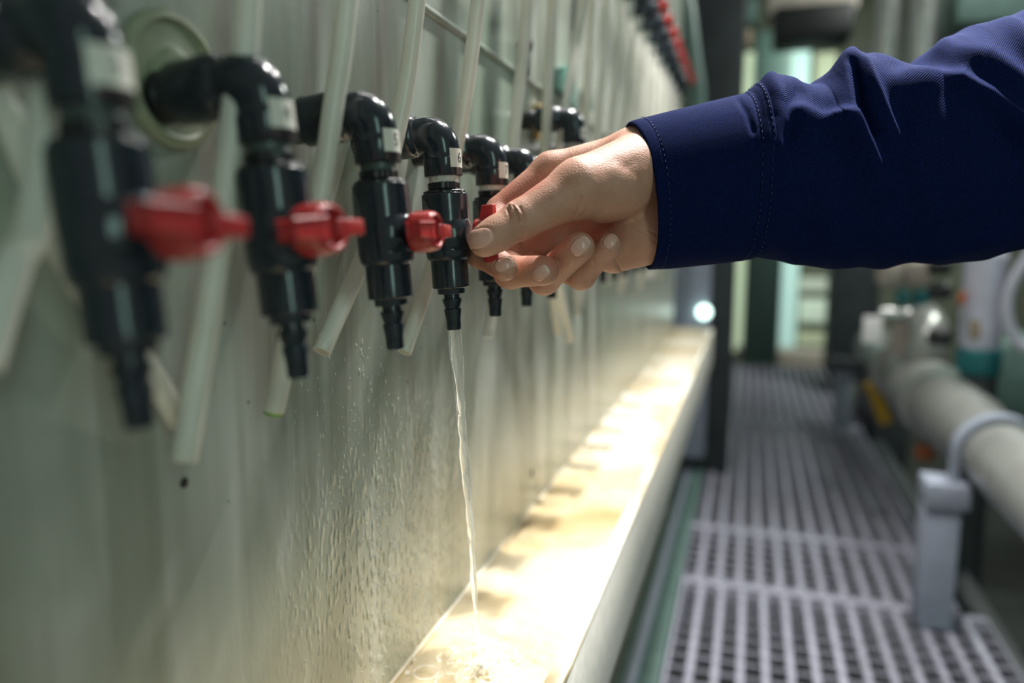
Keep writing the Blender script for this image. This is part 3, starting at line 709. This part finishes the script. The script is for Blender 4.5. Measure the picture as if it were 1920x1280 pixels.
q = at_y(1636, 592, 2.253); b = MB(); b.sweep([(q.x, q.y, q.z - 0.004), (q.x, q.y, 2.3)], 0.0012, 8); b.build('string', M['black'], C.objects['paper_tag'])
# dosing pumps
pm = thing('dosing_pump', (0, 0, 0), 'pale lilac and teal dosing pump above the large pipe at right', 'pump')
b = MB(); c0 = at_y(1800, 480, 2.3); c1 = at_y(1812, 655, 2.3); b.lathe(rounded([(0.02, c1.z), (0.048, c1.z), (0.052, c1.z + 0.05), (0.052, c0.z), (0.03, c0.z + 0.04), (0.0, c0.z + 0.05)], 0.01), 32, (c1.x + 0.03, 2.3, 0)); b.build('pump_bottle', M['lilac'], pm)
b = MB(); c2 = at_y(1812, 652, 2.3); c3 = at_y(1812, 700, 2.3); b.lathe(rounded([(0.03, c3.z), (0.055, c3.z), (0.055, c2.z), (0.03, c2.z + 0.002)], 0.008), 32, (c2.x + 0.03, 2.3, 0)); b.build('pump_collar', M['teal'], pm)
b = MB(); c4 = at_y(1815, 790, 2.3); b.lathe(rounded([(0.06, -1.5), (0.05, c4.z - 0.2), (0.05, c4.z), (0.05, c3.z)], 0.006), 32, (c2.x + 0.03, 2.3, 0)); b.build('pump_body', M['darksteel'], pm)
b = MB(); box_px(b, 1822, 598, 1866, 640, 2.25, 0.08, 0.01); b.build('terminal_box', M['tan'], pm)
for z0 in (500, 545, 632):
    b = MB(); q = at_y(1762, z0, 2.28); b.lathe(rounded([(0.010, -0.03), (0.024, -0.02), (0.024, 0.02), (0.010, 0.03)], 0.004), 24, q, 'x'); b.build('black_knob', M['black'], pm)
b = MB(); box_px(b, 1800, 548, 1812, 572, 2.24, 0.02, 0.004); b.build('orange_cap', M['orange'], pm)
hd = thing('valve_manifold', (0, 0, 0), 'beige and teal valve manifold left of the lilac pump', 'manifold')
b = MB(); box_px(b, 1648, 488, 1695, 538, 2.6, 0.1, 0.02); box_px(b, 1700, 488, 1745, 538, 2.6, 0.1, 0.02); b.build('heads', M['beige'], hd)
b = MB(); box_px(b, 1684, 544, 1706, 572, 2.6, 0.06, 0.006); box_px(b, 1716, 544, 1744, 574, 2.6, 0.06, 0.006); b.build('unions', M['teal'], hd)
b = MB(); a = at_y(1650, 588, 2.62); c = at_y(1748, 592, 2.62); b.sweep([a, c], 0.024, 24); b.build('cross_pipe', M['steel'], hd)
b = MB(); a = at_y(1700, 600, 2.64); b.sweep([(a.x, a.y, a.z), (a.x, a.y, -0.37)], 0.045, 24); b.build('standpipe', M['beige'], hd)
bg_pipe('coiled_hose', M['lilac'], [(1935, 470), (1895, 540), (1890, 600), (1915, 650), (1950, 640)], 2.2, 0.014, 'pale hose loop at the right frame edge beside the pump', 'hose')
bg_pipe('yellow_lever', M['yellow'], [(1632, 716), (1645, 745), (1662, 792)], 2.9, 0.024, 'yellow lever low between the walkway and the large pipe', 'lever')
bg_box('rusty_bracket', M['orange'], 1722, 838, 1752, 866, 2.4, 0.05, 'small rust orange bracket under the large pipe', 'bracket', 0.005)
po = thing('railing_post', (0, 0, 0), 'slate grey post with dark cap at the right of the far grating', 'post')
b = MB(); box_px(b, 1568, 690, 1594, 806, 3.55, 0.06, 0.006); b.build('post', M['greypaint'], po)
b = MB(); box_px(b, 1560, 674, 1612, 692, 3.52, 0.10, 0.006); b.build('cap', M['darksteel'], po)
bg_box('dark_plinth', M['darksteel'], 1640, 690, 1700, 900, 3.6, 0.5, 'dark machine base under the yellow lever', 'machine', 0.02)
# ceiling lamps that give the light
for (x, y, z, lab) in ((0.02, 1.0, 1.262, 'round ceiling lamp above the near half of the trough'), (0.10, 1.65, 1.362, 'round ceiling lamp above the far half of the trough'), (0.36, 0.98, 1.362, 'round ceiling lamp above the walkway beside the forearm')):
    t = thing('ceiling_lamp', (x, y, z), lab, 'lamp')
    b = MB(); b.lathe([(0.06, 0.0), (0.075, 0.01), (0.04, 0.05), (0.012, 0.07), (0.008, 1.0)], 32); b.build('shade', M['darksteel'], t)
    b = MB(); b.lathe([(0.0, 0.006), (0.03, 0.006), (0.03, 0.012), (0.0, 0.014)], 24); b.build('bulb', emis('bulb_glow', (1, 0.97, 0.93), 4), t)

# ------------------------------------------------------------------ person: hand and sleeve
def PC(px, py, d): return np.array([(px - 960) / F * d, -(py - 640) / F * d, -d])     # camera-aligned modelling frame, metres
def cone(P, a, b, r1, r2, flat=None):
    ab = b - a; L = ab @ ab; t = np.clip(((P - a) @ ab) / L, 0, 1)
    q = P - (a + t[:, None] * ab)
    if flat is not None:
        nrm, s = flat; q = q + (q @ nrm)[:, None] * nrm * (s - 1)
    return np.sqrt((q * q).sum(1)) - (r1 + (r2 - r1) * t)
def ell(P, c, rad, ax=None):
    q = P - c
    if ax is not None: q = q @ ax
    k0 = np.sqrt(((q / rad) ** 2).sum(1)); k1 = np.sqrt(((q / (np.array(rad) ** 2)) ** 2).sum(1)) + 1e-9
    return k0 * (k0 - 1) / k1
def smin(a, b, k):
    h = np.clip(0.5 + 0.5 * (b - a) / k, 0, 1); return b + (a - b) * h - k * h * (1 - h)

#HANDBEGIN
FING = dict(
    index=dict(j=[(1034, 322, .474), (938, 396, .468), (902, 474, .443), (946, 501, .430)], r=[.0115, .0095, .0088, .0080]),
    middle=dict(j=[(1050, 368, .484), (948, 452, .480), (957, 510, .455), (1020, 507, .433)], r=[.0115, .0102, .0098, .0087]),
    ring=dict(j=[(1078, 425, .487), (985, 490, .480), (1020, 522, .455), (1086, 463, .432)], r=[.0110, .0100, .0096, .0090]),
    pinky=dict(j=[(1110, 470, .480), (1060, 505, .478), (1090, 518, .458), (1142, 460, .440)], r=[.0100, .0086, .0080, .0072]))
def hand_sdf(P):
    W = PC(1262, 368, .462); Z = np.array([0, 0, 1.0]); 
    d = cone(P, PC(1300, 320, .462), PC(1205, 300, .462), .0235, .0215)
    d = smin(d, cone(P, PC(1300, 410, .462), PC(1205, 420, .464), .0230, .0220), .020)
    # metacarpals, the back and edge of the hand
    for nme, w, r1, r2 in (('index', (1205, 290, .472), .0160, .0118), ('middle', (1210, 340, .474), .0170, .0125), ('ring', (1210, 390, .474), .0165, .0120), ('pinky', (1210, 430, .470), .0165, .0115)):
        j = FING[nme]['j'][0]; d = smin(d, cone(P, PC(*w), PC(*j), r1, r2), .010)
    # hypothenar
    d = smin(d, cone(P, PC(1215, 440, .458), PC(1150, 470, .462), .0175, .0140), .008)
    # proximal phalanges blend into the palm
    for nme, k in (('index', .006), ('middle', .005), ('ring', .005), ('pinky', .005)):
        J = [PC(*q) for q in FING[nme]['j']]; R = FING[nme]['r']
        d = smin(d, cone(P, J[0], J[1], R[0], R[1]), k)
    # thumb column and thenar
    T = [PC(1208, 318, .452), PC(1088, 352, .428), PC(976, 412, .418), PC(908, 452, .413)]
    th = cone(P, T[0], T[1], .0235, .0165)
    th = smin(th, ell(P, PC(1130, 362, .440), (.026, .0170, .017)), .010)
    d = smin(d, th, .0045)
    t2 = cone(P, T[1], T[2], .0160, .0108)
    d = smin(d, t2, .006)
    t3 = cone(P, T[2], T[3], .0105, .0088)
    t3 = smin(t3, ell(P, (T[2] * .35 + T[3] * .65), (.0135, .0098, .0098), AXT), .003)
    d = smin(d, t3, .004)
    # curled middle and end phalanges
    for nme in ('pinky', 'ring', 'middle', 'index'):
        J = [PC(*q) for q in FING[nme]['j']]; R = FING[nme]['r']
        g = cone(P, J[1], J[2], R[1], R[2] * 1.03); g = smin(g, cone(P, J[2], J[3], R[2], R[3]), .003)
        d = smin(d, g, .0010)
    return d
def frame_from(v):
    x = v / np.linalg.norm(v); z = np.array([0, 0, 1.0]); y = np.cross(z, x); y /= np.linalg.norm(y); z = np.cross(x, y); return np.stack([x, y, z], 1)
AXT = frame_from(PC(908, 452, .413) - PC(976, 412, .418))

def mesh_sdf(f, lo, hi, h):
    lo = np.array(lo); n = np.ceil((np.array(hi) - lo) / h).astype(int); n += (4 - n % 4)
    cx, cy, cz = [np.arange(0, m + 1, 4) * h + l for m, l in zip(n, lo)]
    G = np.stack(np.meshgrid(cx, cy, cz, indexing='ij'), -1); cs = G.shape[:3]
    V = f(G.reshape(-1, 3)).reshape(cs)
    near = np.abs(V) < 4 * h * 2.2
    full = np.repeat(np.repeat(np.repeat(V, 4, 0), 4, 1), 4, 2)[:n[0] + 1, :n[1] + 1, :n[2] + 1]
    mk = np.repeat(np.repeat(np.repeat(near, 4, 0), 4, 1), 4, 2)[:n[0] + 1, :n[1] + 1, :n[2] + 1]
    # coarse node i covers fine nodes i*4 .. i*4+3; also mark the neighbours before
    mk2 = mk.copy()
    for ax in range(3): mk2 |= np.roll(mk2, -3, ax)
    idx = np.argwhere(mk2)
    full[mk2] = f(idx * h + lo)
    V = full; s = V < 0
    # surface nets
    A = [s[i:s.shape[0] - 1 + i, j:s.shape[1] - 1 + j, k:s.shape[2] - 1 + k] for i in (0, 1) for j in (0, 1) for k in (0, 1)]
    cnt = sum(a.astype(int) for a in A); act = (cnt > 0) & (cnt < 8)
    ids = -np.ones(act.shape, int); cells = np.argwhere(act); ids[act] = np.arange(len(cells))
    acc = np.zeros((len(cells), 3)); num = np.zeros(len(cells))
    corners = [(i, j, k) for i in (0, 1) for j in (0, 1) for k in (0, 1)]
    cv = {c: V[cells[:, 0] + c[0], cells[:, 1] + c[1], cells[:, 2] + c[2]] for c in corners}
    for a in corners:
        for ax in range(3):
            if a[ax]: continue
            b_ = list(a); b_[ax] = 1; b_ = tuple(b_); va, vb = cv[a], cv[b_]; m = (va < 0) != (vb < 0)
            t = np.where(m, va / np.where(m, va - vb, 1), 0)
            p = np.tile(np.array(a, float), (len(cells), 1)); p[:, ax] += t
            acc[m] += p[m]; num[m] += 1
    pos = (cells + acc / num[:, None]) * h + lo
    quads = []
    for ax in range(3):
        o1, o2 = [(1, 2), (2, 0), (0, 1)][ax]
        sl0 = [slice(1, -1)] * 3; sl0[ax] = slice(0, -1); sl1 = list(sl0); sl1[ax] = slice(1, None)
        a, b_ = s[tuple(sl0)], s[tuple(sl1)]
        for flip, m in ((False, a & ~b_), (True, ~a & b_)):
            q = np.argwhere(m)
            for dd in range(3):
                if dd != ax: q[:, dd] += 1
            def cid(d1, d2):
                c = q.copy(); c[:, o1] -= d1; c[:, o2] -= d2; return ids[c[:, 0], c[:, 1], c[:, 2]]
            Q = np.stack([cid(1, 1), cid(0, 1), cid(0, 0), cid(1, 0)], 1)
            if flip: Q = Q[:, ::-1]
            quads.append(Q)
    return pos, np.concatenate(quads)
def gradient(f, P, e=2e-4):
    g = np.stack([f(P + np.eye(3)[i] * e) - f(P - np.eye(3)[i] * e) for i in range(3)], 1)
    return g / (np.linalg.norm(g, axis=1)[:, None] + 1e-12)
def seg_dist(px, py, poly):
    best = np.full(px.shape, 1e9)
    for (ax_, ay), (bx_, by) in zip(poly[:-1], poly[1:]):
        dx, dy = bx_ - ax_, by - ay; t = np.clip(((px - ax_) * dx + (py - ay) * dy) / (dx * dx + dy * dy + 1e-9), 0, 1)
        best = np.minimum(best, np.hypot(px - ax_ - t * dx, py - ay - t * dy))
    return best
pos, quads = mesh_sdf(hand_sdf, (-.045, -.012 - .0, -.53), (.128, .152, -.385), .00125)
bm = bmesh.new(); vv = [bm.verts.new(p) for p in pos]
for q in quads:
    try: bm.faces.new([vv[i] for i in q])
    except ValueError: pass
bmesh.ops.subdivide_edges(bm, edges=bm.edges[:], cuts=1, use_grid_fill=True)
bm.verts.index_update(); P = np.array([v.co[:] for v in bm.verts]); faces = [[v.index for v in f.verts] for f in bm.faces]; bm.free()
for _ in range(2):
    g = gradient(hand_sdf, P); P = P - g * np.clip(hand_sdf(P), -.001, .001)[:, None]
g = gradient(hand_sdf, P)
px = 960 + F * P[:, 0] / -P[:, 2]; py = 640 - F * P[:, 1] / -P[:, 2]
view = -P / np.linalg.norm(P, axis=1)[:, None]
front = np.clip(((g * view).sum(1) - 0.05) * 4, 0, 1)
disp = np.zeros(len(P)); tone = np.zeros((len(P), 3))
def crease(poly, depth, w, dlo=0, dhi=9):
    d = seg_dist(px, py, poly); sel = (-P[:, 2] > dlo) & (-P[:, 2] < dhi)
    disp[:] -= depth * np.exp(-(d / w) ** 2) * front * sel
CREASES = [
    ([(962, 386), (968, 398), (972, 412)], .0011, 2.2, 0, .425), ([(951, 392), (955, 402), (957, 410)], .0008, 1.8, 0, .425), ([(975, 388), (981, 402), (984, 415)], .0008, 2.0, 0, .425),
    ([(958, 384), (966, 390), (975, 400)], -.0008, 4, 0, .425),
    ([(1090, 372), (1084, 395), (1072, 412)], .0006, 3.0, 0, .45), ([(1104, 375), (1098, 396), (1086, 410)], .0004, 3.0, 0, .45),
    ([(1155, 300), (1172, 308), (1188, 304)], .0005, 12, 0, .46), ([(1178, 315), (1198, 330), (1212, 360)], .0004, 10, 0, .46),
    ([(1168, 400), (1200, 420), (1232, 440)], .0006, 2.5, .43, 9), ([(1180, 425), (1205, 440), (1232, 455)], .0005, 2.5, .43, 9),
    ([(1152, 486), (1160, 500), (1170, 516)], .0012, 2.0, .43, 9),
    ([(950, 462), (965, 468), (990, 474)], .0006, 2.0, .43, 9),
    ([(1112, 490), (1116, 500)], .0004, 3, .42, 9), ([(1000, 532), (1010, 536)], .0004, 3, .42, 9),
]
for c in CREASES: crease(*c)
crease([(1150, 320), (1165, 350), (1168, 385)], -.0004, 14, 0, .46)
NAILS = [  # centre, direction of the free edge, half length, half width, depth range
    ((898, 447), (-.97, .24), 27, 18, .40, .4125), ((944, 496), (.92, -.38), 18, 11.5, .40, .436), ((1014, 512), (.80, -.60), 17, 13, .40, .436), ((1088, 461), (.72, -.69), 21, 15, .40, .434), ((1144, 452), (.62, -.78), 15, 12, .40, .442)]
for (cx, cy), (dx, dy), L, Wd, d0, d1 in NAILS:
    L0 = math.hypot(dx, dy); dx /= L0; dy /= L0
    u = ((px - cx) * dx + (py - cy) * dy) / L; w = (-(px - cx) * dy + (py - cy) * dx) / Wd
    # rounded at the cuticle side, straighter at the free edge
    uu = np.where(u < 0, np.abs(u), np.abs(u) * 1.0); rr = (np.abs(uu) ** 2.8 + np.abs(w) ** 2.8) ** (1 / 2.8)
    sel = (-P[:, 2] < d1) & (front > .1)
    msk = np.clip((1.0 - rr) * 7 + .5, 0, 1) * sel
    tone[:, 1] = np.maximum(tone[:, 1], msk)
    disp += .00025 * msk - .00055 * np.exp(-((rr - 1.06) / .09) ** 2) * sel
    free = np.clip((u - .80 + .25 * (w ** 2)) * 14, 0, 1) * msk
    if L < 25: tone[:, 2] = np.maximum(tone[:, 2], free * .8)
# redder tips, knuckles and palm side of the index finger
for (qx, qy), r, a in (((960, 370), 42, .75), ((1000, 350), 30, .6), ((1035, 495), 22, .7), ((1100, 440), 18, .5), ((1000, 455), 35, .3), ((915, 520), 30, .5), ((1060, 440), 40, .15), ((1150, 440), 20, .45), ((1010, 540), 30, .2)):
    m = a * np.exp(-((px - qx) ** 2 + (py - qy) ** 2) / r ** 2) * (-P[:, 2] > .413)
    tone[:, 0] = np.maximum(tone[:, 0], m)
tone[:, 0] *= (1 - tone[:, 1])
P = P + g * disp[:, None]
PW = P @ RC.T
#HANDEND
person = thing('person', (0.30, 0.50, 0.05), 'person in navy blue work shirt reaching in from the right, hand turning the red handle', 'person')
org = np.array(person.location)
hand = build('body', PW - org, faces, M['skin'], person, True, 0)
ca = hand.data.color_attributes.new('tone', 'FLOAT_COLOR', 'POINT')
ca.data.foreach_set('color', np.concatenate([tone, np.ones((len(tone), 1))], 1).ravel())

#SLEEVEBEGIN
TOP = [(1176, 236), (1184, 233), (1250, 217), (1330, 198), (1390, 184), (1402, 172), (1425, 157), (1448, 151), (1475, 154), (1500, 163), (1515, 163), (1535, 148), (1565, 122), (1590, 112), (1615, 112), (1650, 123), (1692, 138), (1722, 108), (1755, 78), (1795, 62), (1850, 59), (1890, 38), (1920, 18), (2000, -20), (2150, -60), (2400, -110), (2800, -170)]
BOT = [(1176, 502), (1228, 500), (1300, 494), (1380, 487), (1430, 481), (1465, 487), (1530, 501), (1600, 505), (1680, 495), (1710, 493), (1780, 496), (1850, 484), (1920, 463), (2000, 450), (2150, 440), (2400, 440), (2800, 450)]
def prof(tab, x): return np.interp(x, [p[0] for p in tab], [p[1] for p in tab])
RIDGES = [  # polyline, height, width on its left, width on its right, half-length fade
    ([(1448, 151), (1462, 185), (1466, 225), (1452, 265)], .0050, 26, 13),
    ([(1500, 205), (1540, 225), (1575, 228)], .0035, 30, 16),
    ([(1598, 108), (1588, 150), (1592, 200), (1612, 255), (1640, 318), (1655, 345)], .0062, 36, 15),
    ([(1622, 130), (1640, 170), (1662, 215), (1678, 245)], .0058, 30, 12),
    ([(1560, 225), (1600, 222), (1618, 245), (1640, 300)], .0030, 26, 10),
    ([(1700, 140), (1740, 150), (1800, 152), (1850, 180), (1920, 235), (1980, 290)], .0070, 38, 18),
    ([(1760, 75), (1790, 100), (1850, 110), (1920, 160)], .0045, 34, 22),
    ([(1420, 470), (1460, 420), (1480, 330)], .0020, 30, 20),
    ([(1700, 480), (1790, 470), (1880, 440)], .0035, 26, 20),
    ([(1880, 30), (1905, 60), (1960, 120)], .0040, 22, 16)]
VALLEYS = [([(1500, 165), (1478, 200), (1480, 250)], .0035, 18), ([(1602, 135), (1612, 190), (1636, 250)], .0040, 9), ([(1692, 140), (1690, 190), (1700, 240)], .0045, 30), ([(1385, 188), (1400, 210), (1412, 245)], .0012, 6), ([(1780, 170), (1850, 215), (1900, 270)], .004, 26)]
def signed(px, py, poly):
    best = np.full(px.shape, 1e9); sg = np.zeros(px.shape)
    for (a, b_), (c, d) in zip(poly[:-1], poly[1:]):
        dx, dy = c - a, d - b_; t = np.clip(((px - a) * dx + (py - b_) * dy) / (dx * dx + dy * dy), 0, 1)
        ex, ey = px - a - t * dx, py - b_ - t * dy; r = np.hypot(ex, ey); m = r < best
        best = np.where(m, r, best); sg = np.where(m, (dx * ey - dy * ex) / (np.hypot(dx, dy) * r + 1e-6), sg)
    return best, sg
def sleeve_mesh(x0, x1, nu, nv, off=0.0, folds=True, flare=0.0):
    xs = np.linspace(x0, x1, nu); th = np.linspace(0, 2 * PI, nv, endpoint=False)
    X_, T_ = np.meshgrid(xs, th, indexing='ij')
    t_, b_ = prof(TOP, X_), prof(BOT, X_)
    # smooth the profile a little
    dep = np.interp(X_, [1176, 1400, 1700, 2000, 2400, 2800], [.462, .468, .480, .50, .54, .60])
    cy = (t_ + b_) / 2; hy = (b_ - t_) / 2 + off
    wd = np.interp(X_, [1176, 1400, 1700, 2000, 2800], [.036, .042, .052, .060, .075])
    # edge of the cuff leans: top reaches further left than the side
    lean = np.where(X_ < 1390, (1 - (X_ - 1176) / 214), 0)
    Xs = X_ + lean * (26 * (1 - np.clip(-np.cos(T_), -1, 1)) * .0 + 44 * (np.sin(T_ * .5) ** 2) ** .8 + 10 * np.sin(T_) ** 2)
    # T=0 top, T=pi/2 camera side, T=pi bottom
    c, s_ = np.cos(T_), np.sin(T_)
    se = 2.25; cc = np.sign(c) * np.abs(c) ** (2 / se); ss = np.sign(s_) * np.abs(s_) ** (2 / se)
    Y_ = cy - hy * cc; D_ = dep - (wd + off / 3200) * ss
    Y_ = Y_
    Q = np.stack([(Xs - 960) / F * D_ * 1.0, -(Y_ - 640) / F * D_, -D_], -1)
    # keep the silhouette: place heights with the depth of the sleeve axis
    Q[..., 0] = (Xs - 960) / F * dep; Q[..., 1] = -(Y_ - 640) / F * dep
    gu = np.gradient(Q, axis=0); gv = (np.roll(Q, -1, 1) - np.roll(Q, 1, 1)) / 2
    N_ = np.cross(gv, gu); N_ /= np.linalg.norm(N_, axis=-1)[..., None] + 1e-12
    out = Q - np.stack([Q[..., 0] * 0, Q[..., 1] * 0, 0 * Q[..., 2]], -1)
    cen = np.stack([(Xs - 960) / F * dep, -(cy - 640) / F * dep, -dep], -1)
    sgn = np.sign(((Q - cen) * N_).sum(-1)); sgn[sgn == 0] = 1; N_ *= sgn[..., None]
    H = np.zeros(X_.shape)
    if folds:
        qx = 960 + F * Q[..., 0] / -Q[..., 2]; qy = 640 - F * Q[..., 1] / -Q[..., 2]
        fr = np.clip(ss * 3, 0, 1) * np.clip(np.abs(ss) * 2.2, 0, 1)
        for poly, amp, wl, wr in RIDGES:
            d, sg = signed(qx, qy, poly); w = wl * (1 + sg) / 2 + wr * (1 - sg) / 2; H += amp * np.exp(-(d / w) ** 2) * fr
        for poly, amp, w in VALLEYS:
            d, sg = signed(qx, qy, poly); H -= amp * np.exp(-(d / w) ** 2) * fr
        H += (.0010 * np.sin(X_ * .031 + 2 * np.sin(T_ * 2)) + .0007 * np.sin(X_ * .071 - T_ * 5)) * np.clip((X_ - 1430) / 60, 0, 1)
        back = np.clip(-ss * 2, 0, 1); H += back * .003 * np.sin(X_ * .05 + 3 * np.sin(T_)) * np.clip((X_ - 1430) / 60, 0, 1)
    Q = Q + N_ * H[..., None]
    return Q, X_, T_
def tube_faces(nu, nv): return [[i * nv + j, i * nv + (j + 1) % nv, (i + 1) * nv + (j + 1) % nv, (i + 1) * nv + j] for i in range(nu - 1) for j in range(nv)]
def cloth_obj(name, Q, X_, T_, parent, inner=None):
    nu, nv = X_.shape; V = Q.reshape(-1, 3) @ RC.T - org; fs = tube_faces(nu, nv)
    o = build(name, V, fs, M['cloth'], parent, True, 0)
    uvl = o.data.uv_layers.new(name='uv'); idx = np.zeros(len(o.data.loops), int); o.data.loops.foreach_get('vertex_index', idx)
    u = (X_ / 1000).ravel()[idx]; v = (T_ / (2 * PI)).ravel()[idx]
    # avoid the seam wrap
    vv_ = v.reshape(-1, 4); wrap = (vv_.max(1) - vv_.min(1)) > .5; vv_[wrap] = np.where(vv_[wrap] < .5, vv_[wrap] + 1, vv_[wrap])
    uvl.data.foreach_set('uv', np.stack([u, vv_.ravel() * .9], 1).ravel())
    return o
Q, X_, T_ = sleeve_mesh(1392, 2800, 760, 280); slv = cloth_obj('sleeve', Q, X_, T_, person)
# cuff: outer skin, rolled edge, inner skin
Qo, Xo, To = sleeve_mesh(1176, 1412, 110, 160, 3.0)
dseam = np.minimum(np.abs(Xo - 1384 - 0 * To), np.abs(Xo - 1402))
cen = Qo.mean(1, keepdims=True)
rdir = (Qo - cen); rdir[..., 0] = 0; rdir /= np.linalg.norm(rdir, axis=-1)[..., None]
Qo = Qo + rdir * (-.0008 * np.exp(-(dseam / 2.2) ** 2) - .0005 * np.exp(-(np.abs(Xo - 1196) / 2.0) ** 2) - .004 * np.clip((Xo - 1404) / 8, 0, 1) ** 2)[..., None]
Qi = Qo - rdir * .0026
seq = [Qi[k] for k in range(60, 0, -1)] + [(Qi[0] * .75 + Qo[0] * .25) - np.array([.0006, 0, 0]), (Qo[0] + Qi[0]) / 2 - np.array([.0010, 0, 0]), (Qi[0] * .25 + Qo[0] * .75) - np.array([.0006, 0, 0])] + [Qo[k] for k in range(110)]
XX = [Xo[k] - 0 for k in range(60, 0, -1)] + [Xo[0]] * 3 + [Xo[k] for k in range(110)]
cuff = cloth_obj('cuff', np.array(seq), np.array(XX), np.tile(To[0], (len(seq), 1)), slv)
# stitches along the cuff seams
thread = mat('navy_thread', (.02, .03, .12), .7)
for xs_ in (1386, 1403, 1197):
    b = MB(); i = int(np.argmin(np.abs(Xo[:, 0] - xs_))); ring = Qo[i] + rdir[i] * .0007
    for j in range(0, 80, 2):
        a, c = ring[j] @ RC.T - org, ring[(j + 1) % 160] @ RC.T - org
        b.sweep([Vector(a), Vector(a * .25 + c * .75)], .00022, 5)
    b.build('stitching', thread, slv)
#SLEEVEEND
